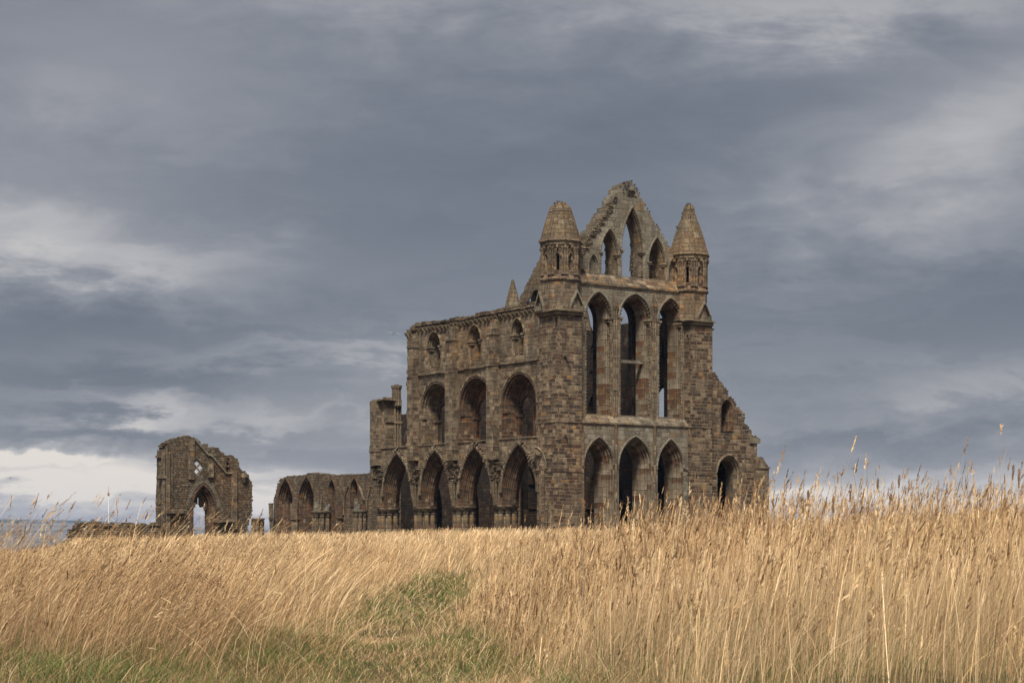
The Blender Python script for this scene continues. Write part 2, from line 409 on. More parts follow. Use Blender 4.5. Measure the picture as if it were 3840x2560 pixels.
def lancet_spec(fr, xl, xr, ya, ys, yb, b):
    mid = (xl + xr) / 2
    zb = fr.P(mid, yb, b)[1] if yb is not None else GZ
    return (fr.S(xl, b), fr.S(xr, b), fr.P(mid, ys, b)[1], fr.P(mid, ya, b)[1], zb)
def dogtooth(mb, sp, inset, dep, size=.13, step=.24):
    rg = ring(sp, inset, 14, 10)
    d = 0; cen = (sp[0] + sp[1]) / 2
    for a, b in zip(rg, rg[1:]):
        L = math.hypot(b[0] - a[0], b[1] - a[1]); 
        while d < L:
            t = d / L; x = a[0] + (b[0] - a[0]) * t; z = a[1] + (b[1] - a[1]) * t
            sx = 1 if x < cen else -1
            ap = (x + sx * size * .5, dep - size * .7, z)
            q = [(x - size * .5, dep, z - size * .5), (x + size * .5, dep, z - size * .5), (x + size * .5, dep, z + size * .5), (x - size * .5, dep, z + size * .5)]
            for k in range(4): mb.face([q[k], q[(k + 1) % 4], ap])
            d += step
        d -= L
def jamb_caps(mb, sp, i0, i1, d0, d1, h=.30):
    for sg in (0, 1):
        xa = sp[0] + i0 if sg == 0 else sp[1] - i1
        xb = sp[0] + i1 if sg == 0 else sp[1] - i0
        mb.box(xa - .05, xb + .05, d0 - .10, d1, sp[2] - .10, sp[2] + .03)
        mb.box(xa - .0, xb + .0, d0 - .03, d1, sp[2] - h, sp[2] - .10)
def roll_shaft(mb, x, y, z0, z1, r, rings_=True):
    pr = [(r * 1.5, z0), (r * 1.5, z0 + .12), (r, z0 + .2)]
    if rings_:
        z = z0 + 2.4
        while z < z1 - 1.2:
            pr += [(r, z), (r * 1.35, z + .03), (r * 1.35, z + .1), (r, z + .13)]; z += 2.4
    pr += [(r, z1 - .35), (r * 1.7, z1 - .1), (r * 1.7, z1)]
    mb.lathe(x, y, pr, 8)
HOOD = lambda w: [(0, .02), (0, -.10), (w * .6, -.12), (w, -.05), (w, .02)]

# ---------------- east front, lowest tier
b1, b2, b3 = .30, .75, 1.25
zS1 = E.P(2380, 1594, b1)[1]; zS1b = E.P(2380, 1561, b2)[1]
zS2 = E.P(2380, 1081, b2)[1]; zS2b = E.P(2350, 1040, b3)[1]
sl_, sr_ = E.S(2150, b1), E.S(2625, b1)
T1 = [lancet_spec(E, 2184, 2304.5, 1633, 1742, None, b1), lancet_spec(E, 2314, 2448, 1630, 1748, None, b1), lancet_spec(E, 2459.5, 2567, 1640, 1754, None, b1)]
P1 = [(.16, 0), (.17, .14), (.22, .10), (.28, .14), (.29, .34), (.34, .30), (.41, .34), (.42, .52), (.52, .56), (.58, .66), (.58, 1.75)]
mb = MB()
wall(mb, [(sl_, GZ), (sl_, zS1), (sr_, zS1), (sr_, GZ)], [ring(s, .16) for s in T1], b1, b1 + 1.75, [ring(s, .58) for s in T1])
E_(mb, 'lower_wall', M_GREY)
for s in T1:
    mb = MB(); sweep(mb, s, [(i, d + b1) for i, d in P1])
    E_(mb, 'lancet_window', M_BAND)
    sa_ = (s[0], s[1], s[2], s[3], s[2]); m2 = MB(); sweep(m2, sa_, [(i, d + b1) for i, d in HOOD(.17)], closed=False)
    E_(m2, 'hood_mould', M_GREY)
cuts = [sl_] + [v for s in T1 for v in (s[0] + .16, s[1] - .16)] + [sr_]
for q in range(0, len(cuts), 2):
    mb = MB(); mb.box(cuts[q], cuts[q + 1], b1 - .07, b1, T1[1][2] - .18, T1[1][2] - .06); E_(mb, 'string_course', M_JAMB)
# string course and sloping weathering under the tall lancets
mb = MB(); mb.box(sl_, sr_, b1 - .10, b1 + .05, zS1, zS1 + .14)
mb.face([(sl_, b1, zS1 + .14), (sr_, b1, zS1 + .14), (sr_, b2 + .1, zS1b + .05), (sl_, b2 + .1, zS1b + .05)])
mb.face([(sl_, b2 + .1, zS1b + .05), (sr_, b2 + .1, zS1b + .05), (sr_, b2 + .1, zS1 - .1), (sl_, b2 + .1, zS1 - .1)])
E_(mb, 'weathering_slope', M_SLOPE)
# ---------------- east front, middle tier of tall lancets
T2 = [lancet_spec(E, 2187, 2299, 1088, 1190, 1555, b2), lancet_spec(E, 2316, 2446, 1097, 1195, 1560, b2), lancet_spec(E, 2461, 2565, 1112, 1208, 1564, b2)]
P2 = [(.15, 0), (.16, .14), (.20, .10), (.27, .14), (.28, .34), (.33, .30), (.39, .34), (.40, .52), (.44, .58), (.44, 1.45)]
ml, mr = E.S(2160, b2), E.S(2615, b2)
mb = MB()
wall(mb, [(ml, zS1 - .1), (ml, zS2), (mr, zS2), (mr, zS1 - .1)], [ring(s, .15) for s in T2], b2, b2 + 1.45, [ring(s, .44) for s in T2])
E_(mb, 'middle_wall', M_GREY)
for s in T2:
    mb = MB(); sweep(mb, s, [(i, d + b2) for i, d in P2]); dogtooth(mb, s, .24, b2 + .06, .15, .26); E_(mb, 'lancet_window', M_BAND)
    m2 = MB(); sa_ = (s[0], s[1], s[2], s[3], s[2]); sweep(m2, sa_, [(i, d + b2) for i, d in HOOD(.16)], closed=False); E_(m2, 'hood_mould', M_GREY)
    for sg, xx in ((0, s[0] + .2), (1, s[1] - .2)):
        m2 = MB(); xa = s[0] + .07 if sg == 0 else s[1] - .47
        m2.box(xa, xa + .40, b2 - .10, b2 + .5, s[2] - .10, s[2] + .03); m2.box(xa + .05, xa + .35, b2 - .03, b2 + .5, s[2] - .3, s[2] - .1)
        roll_shaft(m2, xx, b2 + .02, s[4] - .2, s[2] - .2, .06); E_(m2, 'jamb_shaft', M_JAMB)
s = T2[1]; mb = MB(); zz = E.P(2360, 1352, b2)[1]; mb.box(s[0] + .30, s[1] - .12, b2 + .55, b2 + .85, zz - .12, zz + .10)
E_(mb, 'cross_beam', M_GREY)
# rear skin of the middle lancets: a second, narrower inner arcade behind the wall passage
mb = MB(); RB = b2 + 2.3
IN = []
for s, pr_, ya in zip(T2, (2238, 2371, 2505), (1128, 1138, 1158)):
    xr = E.S(pr_, RB); IN.append((xr - 2.0, xr, s[2] + .05, E.P(pr_, ya, RB)[1], s[4] + .05))
wall(mb, [(ml, zS1 - .4), (ml, zS2 - .25), (mr, zS2 - .25), (mr, zS1 - .4)], [ring(s, 0) for s in IN], RB, RB + .5, [ring(s, 0) for s in IN])
for s in IN: sweep(mb, s, [(0, RB), (0, RB + .5)])
for s in IN:
    for xx in (s[0], s[1]): roll_shaft(mb, xx, RB - .05, s[4], s[2], .11)
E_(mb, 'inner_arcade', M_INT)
# wall shafts between the lancets
for px_ in (2307.5, 2453.5, 2586):
    mb = MB(); x = E.S(px_, b1)
    mb.box(x - .13, x + .13, b1 - .02, b1 + .2, GZ, zS1)
    roll_shaft(mb, x, b1 - .06, GZ, zS1 + .1, .10); zt = E.P(px_, 1150, b2)[1]
    for q in (-.1, .1): roll_shaft(mb, x + .28 + q, b2 - .06, zS1 + .1, zt, .085)
    mb.box(x + .05, x + .50, b2 - .22, b2, zt, zt + .28)
    mb.lathe(x + .28, b2 - .05, [(.22, zt + .28), (.17, zt + .6), (.05, zt + 1.0)], 4, R(45))
    E_(mb, 'wall_shaft', M_JAMB)
# string and weathering under the gable
mb = MB(); mb.box(ml, mr, b2 - .12, b2 + .05, zS2, zS2 + .15)
mb.face([(ml, b2, zS2 + .15), (mr, b2, zS2 + .15), (mr, b3, zS2b), (ml, b3, zS2b)])
mb.face([(ml, b2 + 1.45, zS2 + .15), (mr, b2 + 1.45, zS2 + .15), (mr, b3, zS2b), (ml, b3, zS2b)])
mb.face([(ml, b2, zS2), (mr, b2, zS2), (mr, b2 + 1.45, zS2), (ml, b2 + 1.45, zS2)])
E_(mb, 'weathering_slope', M_MAIN)
# ---------------- gable
def za(u, v): return (2000 + u / 5.2275, 660 + v / 5.2275)
def zb_(u, v): return (2350 + u / 5.2275, 660 + v / 5.2275)
gl = [za(*p) for p in [(760, 1700), (905, 1450), (1000, 1345), (1080, 1200), (1150, 1070), (1230, 990), (1290, 920), (1340, 810), (1430, 700), (1480, 600), (1540, 520), (1580, 450), (1620, 380), (1660, 320), (1700, 235), (1760, 160), (1870, 130), (1935, 108)]]
gr = [zb_(*p) for p in [(115, 120), (150, 185), (200, 272), (260, 392), (340, 535), (370, 615), (450, 725), (500, 805), (545, 895), (590, 965), (660, 1085), (740, 1235), (830, 1375), (920, 1540), (1010, 1720), (1120, 1860)]]
GL = E.pts(gl, b3); GR = E.pts(gr, b3)
top = rag(GL[:15], .22, .09, .25) + rag(GL[14:], .2, .03)[1:] + rag(GR, .17, .02)
z0 = zS2b - .25
gout = [(E.S(2150, b3), z0), (E.S(2150, b3), GL[0][1] - .3)] + top + [(E.S(2600, b3), GR[-1][1] - .2), (E.S(2600, b3), z0)]
T3 = [lancet_spec(E, 2247, 2323, 851, 950, 1030, b3), lancet_spec(E, 2324, 2417, 768, 940, 1040, b3), lancet_spec(E, 2426, 2499, 883, 985, 1047, b3)]
P3 = [(.14, 0), (.17, .08), (.22, .07), (.23, .18), (.28, .20), (.30, .35), (.30, 1.25)]
BL = [lancet_spec(E, 2205, 2245, 948, 998, 1045, b3), lancet_spec(E, 2168, 2198, 1000, 1030, 1052, b3), lancet_spec(E, 2504, 2541, 966, 1020, 1066, b3), lancet_spec(E, 2549, 2576, 1036, 1062, 1085, b3), lancet_spec(E, 2350, 2386, 712, 726, 734, b3)]
mb = MB(); wall(mb, gout, [ring(s, .14) for s in T3] + [ring(s, .08) for s in BL], b3, b3 + 1.25, [ring(s, .30) for s in T3])
gable = E_(mb, 'gable', M_GREY)
for s in T3:
    mb = MB(); sweep(mb, s, [(i, d + b3) for i, d in P3]); 
    dogtooth(mb, s, .19, b3 + .05, .10, .2); jamb_caps(mb, s, .10, .32, b3, b3 + .4, .26)
    E_(mb, 'gable_window', M_JAMB)
    m2 = MB(); sa_ = (s[0], s[1], s[2], s[3], s[2]); sweep(m2, sa_, [(i, d + b3) for i, d in HOOD(.15)], closed=False); E_(m2, 'hood_mould', M_GREY)
for s in BL:
    mb = MB(); sweep(mb, s, [(0, b3 + .01), (0, b3 - .07), (.08, b3 - .05), (.08, b3 + .04), (.12, b3 + .1), (.16, b3 + .12), (.16, b3 + .24)])
    tri_panel(mb, ring(s, .15), [], b3 + (.22 if s[3] < 25 else .12)); E_(mb, 'blind_arch', M_GREY)
# broken stones lodged inside the right gable window
mb = MB(); s = T3[2]
for k in range(9):
    z = s[4] + .1 + k * .26; w = random.uniform(.25, .55)
    mb.box(s[1] - .32 - w, s[1] - .28, b3 + .95, b3 + 1.5, z, z + .25, jit=.04)
E_(mb, 'broken_jamb_stones', M_RUB)
for s in T3[:2]:
    mb = MB()
    for k in range(10):
        z = s[4] + .05 + k * .31; w = random.uniform(.02, .13)
        mb.box(s[1] - .30 - w, s[1] - .28, b3 + 1.0, b3 + 1.3, z, z + .27, jit=.02)
    E_(mb, 'broken_jamb_stones', M_RUB)
# projecting rubble along the broken left rake
mb = MB()
for a, b in zip(GL[:16], GL[1:16]):
    L = math.hypot(b[0] - a[0], b[1] - a[1]); n = int(L / .14) if a[1] < 27.0 else 0
    for k in range(n):
        t = (k + random.random() * .5) / n; x = a[0] + (b[0] - a[0]) * t; z = a[1] + (b[1] - a[1]) * t
        w = random.uniform(.25, .6) * (1 if z < 26 else .45)
        mb.box(x - .05, x + w, b3 - .06 + random.uniform(-.05, .05), b3 + random.uniform(.6, 1.2), z - .10, z + .03, jit=.03)
E_(mb, 'broken_coping', M_RUB)
mb = MB(); edge_stones(mb, GR[:14], b3 + .05, b3 + 1.2, .2, .10); E_(mb, 'worn_coping', M_GREY)

# ---------------- corner towers
zT = [GZ, 17.95, 19.3, 20.25, 23.05]
def corner_tower(s0, s1, dep, cs, cb, cone, flank_slit):
    mb = MB()
    # square body: front face, flank faces
    out = [(s0, GZ), (s0, zT[1]), (s1, zT[1]), (s1, GZ)]
    tri_panel(mb, out, [], 0.0); tri_panel(mb, out, [], dep)
    mb.face([(s1, 0, GZ), (s1, dep, GZ), (s1, dep, zT[1]), (s1, 0, zT[1])])
    # flank face with a stair slit
    y0, y1, za_, zb2 = flank_slit
    pts = [(0, GZ), (dep, GZ), (dep, zT[1]), (0, zT[1])]; hole = [(y0, za_), (y1, za_), (y1, zb2), (y0, zb2)]
    tmp = MB(); tri_panel(tmp, pts, [hole], 0)
    for f in tmp.f: mb.face([(s0, tmp.v[i][0], tmp.v[i][2]) for i in f])
    for i in range(4):
        a, b = hole[i], hole[(i + 1) % 4]; mb.face([(s0, a[0], a[1]), (s0, b[0], b[1]), (s0 + .8, b[0], b[1]), (s0 + .8, a[0], a[1])])
    for z in (zS1, 6.4): mb.box(s0 - .04, s1 + .02, -.05, dep + .02, z, z + .1)
    tw = E_(mb, 'corner_tower', M_TOWER)
    # upper stage
    mb = MB(); r = 1.42
    mb.box(s0 - .40, s1 + .08, -.30, dep + .05, zT[1], zT[1] + .12); mb.box(s0 - .2, s1, -.14, dep, zT[1] - .25, zT[1])
    c = (cs, cb)
    oct_ = [(cs + r * math.cos(R(22.5 + 45 * k)), cb + r * math.sin(R(22.5 + 45 * k))) for k in range(8)]
    mb.lathe(cs, cb, [(r, zT[1] + .1), (r, zT[3])], 8, R(22.5))
    sq = [(s0, 0), (s1, 0), (s1, dep), (s0, dep)]
    zz = zT[1] + .12
    for i in range(4):
        a, b = sq[i], sq[(i + 1) % 4]
        mx_, my_ = (a[0] + b[0]) / 2, (a[1] + b[1]) / 2
        ia = (cs + (a[0] - cs) * .72, cb + (a[1] - cb) * .72); ib = (cs + (b[0] - cs) * .72, cb + (b[1] - cb) * .72)
        mb.face([(a[0], a[1], zz), (b[0], b[1], zz), (ib[0], ib[1], zz + 1.35), (ia[0], ia[1], zz + 1.35)])
        mb.face([(a[0], a[1], zz - .5), (b[0], b[1], zz - .5), (b[0], b[1], zz), (a[0], a[1], zz)])
    E_(mb, 'upper_stage', M_MAIN, tw)
    # gablets with blind arches on the front and the flank
    for side in (0, 1):
        mb = MB(); wd = (s1 - s0) if side == 0 else dep
        x0, x1 = (wd * .42, wd * 1.0) if side == 0 else (wd * .62, wd * 1.05)
        if side == 0 and s0 > 5: x0, x1 = wd * .25, wd * .85
        ap = zT[1] + 1.62
        poly = [(x0, zz), (x0, zz + .35), ((x0 + x1) / 2, ap), (x1, zz + .35), (x1, zz)]
        spx = (x0 + .12, x1 - .12, zz + .38, ap - .22, zz + .06)
        tmp = MB(); tri_panel(tmp, poly, [ring(spx, 0)], -.04); tri_panel(tmp, ring(spx, 0), [], .2)
        sweep(tmp, spx, [(0, -.04), (0, .2)])
        for a, b in zip(poly, poly[1:] + poly[:1]): tmp.face([(a[0], -.1, a[1]), (b[0], -.1, b[1]), (b[0], 1.1, b[1]), (a[0], 1.1, a[1])])
        for a, b in ((poly[1], poly[2]), (poly[2], poly[3])):
            tmp.face([(a[0], -.1, a[1]), (b[0], -.1, b[1]), (b[0], -.1, b[1] - .2), (a[0], -.1, a[1] - .2)])
            tmp.face([(a[0], -.04, a[1] - .2), (b[0], -.04, b[1] - .2), (b[0], -.1, b[1] - .2), (a[0], -.1, a[1] - .2)])
        for f, uv in zip(tmp.f, tmp.uv):
            if side == 0: mb.face([(s0 + tmp.v[i][0], tmp.v[i][1] - .22, tmp.v[i][2]) for i in f], uv)
            else: mb.face([(s0 + tmp.v[i][1] - .34, tmp.v[i][0] - .12, tmp.v[i][2]) for i in f], uv)
        E_(mb, 'gablet', M_GREY, tw)
    # octagonal drum
    mb = MB(); rd = 1.36; zD0, zD1 = zT[3] + .32, zT[4] - .42
    mb.lathe(cs, cb, [(r + .12, zT[3] - .02), (r + .14, zT[3] + .12), (r + .02, zT[3] + .22), (rd + .02, zT[3] + .42)], 8, R(22.5))
    side = 2 * rd * math.sin(R(22.5)); ap_ = rd * math.cos(R(22.5))
    for k in range(8):
        an = R(45 * k); ca, sa2 = math.cos(an), math.sin(an)
        def T(u, d, z): return (cs + (ap_ - d) * ca - u * sa2, cb + (ap_ - d) * sa2 + u * ca, z)
        slit = (-.14, .14, zD1 - .75, zD1 - .52, zD0 + .35)
        tmp = MB(); tri_panel(tmp, [(-side / 2, zD0 - .1), (side / 2, zD0 - .1), (side / 2, zD1), (-side / 2, zD1)], [ring(slit, 0, 2, 4)], 0)
        sweep(tmp, slit, [(0, 0), (.05, .10), (.05, .35)], na=4, nj=2)
        if k % 2 == 0: tri_panel(tmp, ring(slit, .04, 2, 4), [], .3)
        sweep(tmp, (slit[0] - .12, slit[1] + .12, slit[2], slit[3] + .16, slit[2]), [(0, .01), (0, -.06), (.07, -.06), (.07, .01)], closed=False, na=4, nj=2)
        for f, uv in zip(tmp.f, tmp.uv): mb.face([T(tmp.v[i][0], tmp.v[i][1], tmp.v[i][2]) for i in f], uv)
    E_(mb, 'drum', M_TOWER, tw)
    mb = MB()
    for k in range(8):
        for q in (-1, 0, 1):
            an = R(22.5 + 45 * k + q * 7.5); rr = rd + (.05 if q == 0 else .0)
            mb.lathe(cs + rr * math.cos(an), cb + rr * math.sin(an), [(.12, zD0), (.12, zD0 + .12), (.075, zD0 + .2), (.075, zD1 - .3), (.12, zD1 - .08), (.12, zD1)], 6)
    E_(mb, 'drum_shafts', M_MAIN, tw)
    mb = MB(); mb.lathe(cs, cb, [(rd + .06, zD1 - .04), (rd + .1, zD1 + .1), (rd + .16, zD1 + .14), (rd + .17, zD1 + .3), (rd + .22, zD1 + .34), (rd + .24, zT[4])], 8, R(22.5))
    for k in range(16):
        an = R(22.5 * k); rr = rd + .06
        M_ = Matrix.Translation((cs + rr * math.cos(an), cb + rr * math.sin(an), 0)) @ Matrix.Rotation(an, 4, 'Z')
        mb.box(-.05, .12, -.07, .07, zD1 - .12, zD1 + .1, M_)
    E_(mb, 'cornice', M_MAIN, tw)
    mb = MB(); mb.lathe(cs, cb, [(r_, z_) for (ra, zA), (rb, zB) in zip(cone, cone[1:]) for q_ in range(max(1, int((zA < zB) * (zB - zA) / .4))) for m_ in [max(1, int((zB - zA) / .4))] for r_, z_ in [(ra + (rb - ra) * q_ / m_ + random.uniform(-.01, .02), zA + (zB - zA) * q_ / m_)]] + [cone[-1]], 8, R(22.5), jit=.012)
    for k in range(8):
        an = R(22.5 + 45 * k)
        for (ra, zA), (rb, zB) in zip(cone, cone[1:]):
            mb.tube((cs + ra * math.cos(an), cb + ra * math.sin(an), zA), (cs + rb * math.cos(an), cb + rb * math.sin(an), zB), .05, .05, 5)
    E_(mb, 'cone_roof', M_ROOF, tw)
    return tw
f1 = .97 / 51.5 * 1.04
def cone_prof(rows, d):
    out = []
    for hw, y in rows: out.append((hw / 7300 * d * 1.04, CAMZ + (HY - y) / 7300 * d))
    return out
dL, dR = 141.6, 148.3
cone_prof_l = cone_prof([(82, 911), (79, 908), (70, 896), (65.5, 872), (53.5, 832), (47, 812), (42, 798), (42.5, 797), (37, 782), (32, 775), (23, 773), (21, 764), (18, 760)], dL)
cone_prof_r = cone_prof([(76, 962), (73, 955), (63, 926), (56, 899), (40, 849), (28, 822), (23, 803), (20, 802), (18.5, 786), (19, 783), (15, 780), (14, 773), (8, 769)], dR)
tyA, tyB = -F.S(2091, 0), -F.S(2083, 0)
corner_tower(0.0, 2.1, 2.4, 1.05, 1.2, cone_prof_l, (tyA + .05, tyB + .05, 1.55 + (2020 - 1246) / 7300 * 140.2, 1.55 + (2020 - 1190) / 7300 * 140.2))
corner_tower(12.25, 14.38, 2.4, 13.05, 1.15, cone_prof_r, (.3, .5, 16, 17))
mb = MB(); mb.box(14.38, 14.65, .3, 2.4, GZ, zT[1] - .4)
mb.face([(14.38, .3, zT[1] - .4), (14.65, .3, zT[1] - .4), (14.38, .3, zT[1] + .7)]); mb.box(14.2, 14.75, .2, 2.4, zT[1] - .5, zT[1] - .38)
E_(mb, 'corner_buttress', M_TOWER)

# ---------------- north aisle end wall (right)
ba = .45
ao = [(2681, 1396), (2687, 1412), (2703, 1433), (2720, 1454), (2731, 1474), (2731, 1490), (2749, 1500), (2759, 1528), (2773, 1534), (2786, 1549), (2792, 1561), (2794, 1588), (2803, 1599), (2815, 1615), (2819, 1632), (2828, 1638), (2845, 1640), (2845, 1660), (2839, 1665), (2839, 1719), (2852, 1740), (2866, 1767)]
AO = E.pts(ao, ba)
W1 = lancet_spec(E, 2700, 2749, 1493, 1535, 1617, ba); W2 = lancet_spec(E, 2684, 2778, 1701, 1772, None, ba)
out = [(14.2, GZ), (14.2, E.P(2681, 1396, ba)[1])] + rag(AO[:16], .16, .05) + AO[16:] + [(AO[-1][0], GZ)]
mb = MB(); wall(mb, out, [ring(W1, .10), ring(W2, .16)], ba, ba + 1.3, [ring(W1, .28), ring(W2, .42)])
E_(mb, 'aisle_end_wall', M_TOWER)
mb = MB(); edge_stones(mb, AO[:17], ba - .04, ba + 1.3, .15, .15); E_(mb, 'broken_edge_stones', M_RUB)
mb = MB(); sweep(mb, W1, [(0, ba - .05), (.08, ba - .06), (.10, ba), (.18, ba + .1), (.2, ba + .25), (.28, ba + .3), (.28, ba + 1.3)]); E_(mb, 'aisle_window', M_RUST)
mb = MB(); sweep(mb, W2, [(.16, ba), (.2, ba + .08), (.26, ba + .1), (.28, ba + .25), (.36, ba + .3), (.42, ba + .4), (.42, ba + 1.3)])
sa_ = (W2[0], W2[1], W2[2], W2[3], W2[2]); sweep(mb, sa_, [(i, d + ba) for i, d in HOOD(.17)], closed=False); E_(mb, 'aisle_window', M_JAMB)
xe = AO[-1][0]; mb = MB()
x1 = E.S(2815, ba); zc = E.P(2845, 1752, ba)[1]
mb.prism([(x1 + .3, GZ), (x1 + .3, zc + .8), (x1 + .75, zc + .8), (xe + .05, zc), (xe + .05, GZ)], ba - .5, ba)
mb.box(x1 + .25, xe + .12, ba - .58, ba - .45, zc - .1, zc + .02)
E_(mb, 'end_buttress', M_MAIN)
mb = MB(); zc = E.P(2840, 1662, ba)[1]; xq = E.S(2846, ba); mb.box(xq - .9, xq + .05, ba - .12, ba + .6, zc, zc + .4, jit=.02); E_(mb, 'coping_stone', M_GREY)

# ---------------- south flank wall
fb = .6; TH = 1.7
def S_(L): return F.pts(L, fb)
zsp = F.P(1735, 1899, fb)[1] + .05            # springing of the arcade
ARC = [(1431, 1551.5, 1689), (1571, 1696.5, 1677), (1716, 1851, 1665), (1875, 2021, 1652)]
arcs = []
for (xl, xr, ya) in ARC:
    arcs.append((F.S(xl, fb), F.S(xr, fb), zsp, F.P((xl + xr) / 2, ya, fb)[1], zsp))
bottom = []
for a in arcs: bottom += [(x, z) for x, z in ring(a, 0)]
topline = rag(S_([(1524, 1236), (1546, 1219), (1600, 1212), (1678, 1203), (1691, 1195), (1751, 1191), (1790, 1181), (1822, 1175), (1856, 1169), (1890, 1161), (1974, 1149), (2030, 1137)]), .5, .07)
topline = [p for p in topline if p[0] < -.32]
leftlow = S_([(1386, 1700), (1388, 1600), (1386, 1505), (1395, 1499), (1421, 1494), (1440, 1494)])
sill0 = F.P(1480, 1676, fb)[1]
x431, x546 = F.S(1440, fb), F.S(1548, fb)
outl = [(F.S(1424, fb), zsp)] + rag(S_([(1420, 1830), (1410, 1790), (1394, 1745), (1386, 1700)]), .3, .08) + rag(leftlow, .3, .05)[1:] + [(x431, sill0), (x546, sill0)]
outl += rag([(x546, sill0), (x546, F.P(1548, 1412, fb)[1]), topline[0]], .4, .08)[1:] + topline[1:]
outl += [(-.3, topline[-1][1]), (-.3, zsp)] + bottom[::-1]
outl = outl[:1] + outl[1:]
TR = []
for (xl, xr, yt, yb) in ((1579, 1694, 1431, 1661), (1722, 1848, 1411, 1648), (1881, 2014, 1396, 1637)):
    mid = (xl + xr) / 2; sL, sR = F.S(xl, fb), F.S(xr, fb); zt = F.P(mid, yt, fb)[1]; w = (sR - sL) / 2
    TR.append((sL, sR, zt - w * 1.02, zt, F.P(mid, yb, fb)[1]))
CW = []
for (xl, xr, ya, ys, yb) in ((1601, 1657, 1239, 1299, 1380), (1752.5, 1808, 1213, 1276, 1357), (1915, 1969, 1187, 1252, 1331)):
    mid = (xl + xr) / 2; CW.append((F.S(xl, fb), F.S(xr, fb), F.P(mid, ys, fb)[1], F.P(mid, ya, fb)[1], F.P(mid, yb, fb)[1]))
mb = MB(); wall(mb, outl, [ring(s, .02) for s in TR] + [ring(s, .16) for s in CW], fb, fb + TH, [ring(s, .42) for s in TR] + [ring(s, .45) for s in CW])
F_(mb, 'flank_wall', M_MAIN)
PA = [(.0, 0), (.10, .03), (.12, .10), (.18, .10), (.20, .2), (.27, .2), (.29, .30), (.36, .32), (.35, .42), (.43, .44), (.46, .55), (.54, .57), (.55, .68), (.62, .72), (.64, .98), (.55, 1.0), (.53, 1.12), (.46, 1.14), (.44, 1.26), (.36, 1.28), (.34, 1.38), (.27, 1.4), (.2, 1.5), (.18, 1.6), (0, TH)]
for a in arcs:
    mb = MB(); sweep(mb, a, [(i, d + fb) for i, d in PA], closed=False, na=12); F_(mb, 'arcade_arch', M_RUST)
    # hood mould and the broken stubs of vault stones round it
    mb = MB(); sweep(mb, (a[0] + .30, a[1] - .30, a[2] + .9, a[3] - .3, a[2] + .9), [(-.28, fb), (-.28, fb - .1), (-.14, fb - .14), (0, fb - .1), (0, fb)], closed=False, na=12)
    rg = ring((a[0] - .05, a[1] + .05, a[2], a[3] + .08, a[2]), 0, 3, 40); d = 0
    for p, q in zip(rg, rg[1:]):
        L = math.hypot(q[0] - p[0], q[1] - p[1]); d += L
        if d > .22 and p[1] > a[2] + (a[3] - a[2]) * .45:
            d = 0; an = math.atan2(q[1] - p[1], q[0] - p[0])
            Mx = Matrix.Translation((p[0], 0, p[1])) @ Matrix.Rotation(-an, 4, 'Y')
            mb.box(-.07, .07, fb - random.uniform(.05, .2), fb, -.16, .22, Mx, jit=.02)
    F_(mb, 'arch_hood', M_MAIN)
PT = [(.02, 0), (.04, -.04), (.12, -.04), (.13, .16), (.18, .12), (.26, .16), (.27, .36), (.33, .38), (.34, 1.15), (.42, 1.2), (.42, TH)]
for i, s in enumerate(TR):
    mb = MB(); sweep(mb, s, [(q, d + fb) for q, d in PT])
    zi = s[2] - .55
    mb.box(s[0] - .02, s[0] + .36, fb + .02, fb + TH, zi, zi + .14)
    mb.box(s[0] + .1, s[0] + .50, fb + 1.0, fb + TH + .05, zi - .22, zi)
    for yy in (1.1, 1.3, 1.5): mb.lathe(s[0] + .33, fb + yy, [(.16, s[4]), (.16, s[4] + .2), (.075, s[4] + .28), (.075, zi - .2), (.12, zi)], 8)
    F_(mb, 'triforium_arch', M_RUST if i > 0 else M_MAIN)
    mb = MB(); hs = (s[0] - .16, s[1] + .16, s[2] + .5, s[3] + .18, s[2] + .5)
    sweep(mb, (s[0] - .2, s[1] + .2, s[2], s[3] + .2, s[2]), [(0, fb + .02), (0, fb - .08), (.17, fb - .08), (.2, fb + .02)], closed=False, na=12)
    F_(mb, 'relieving_arch', M_JAMB)
    # twin sub-arches at the back of the opening
    mb = MB(); yb_ = fb + TH - .35; wd = s[1] - s[0] - .6; xm = (s[0] + s[1]) / 2
    oo = ring((s[0] + .28, s[1] - .28, s[2], s[3] - .28, s[4]), 0)
    subs = [(s[0] + .42, xm - .12, s[2] - .3, s[2] + .75, s[4] + .02), (xm + .12, s[1] - .42, s[2] - .3, s[2] + .75, s[4] + .02)]
    wall(mb, oo, [ring(q, 0) for q in subs], yb_, yb_ + .25, [ring(q, 0) for q in subs])
    for q in subs: sweep(mb, q, [(0, yb_), (0, yb_ + .25)])
    F_(mb, 'triforium_tracery', M_RUST)
for s in CW:
    mb = MB(); sweep(mb, s, [(i, d + fb) for i, d in [(.16, 0), (.19, .08), (.25, .08), (.26, .2), (.33, .22), (.34, .4), (.42, .45), (.45, .7), (.45, TH)]])
    sweep(mb, (s[0], s[1], s[2], s[3], s[2]), [(i, d + fb) for i, d in HOOD(.17)], closed=False)
    jamb_caps(mb, s, .14, .44, fb, fb + .6, .32)
    for xx in (s[0] + .28, s[1] - .28): roll_shaft(mb, xx, fb + .12, s[4], s[2] - .25, .07, False)
    F_(mb, 'clerestory_window', M_JAMB)
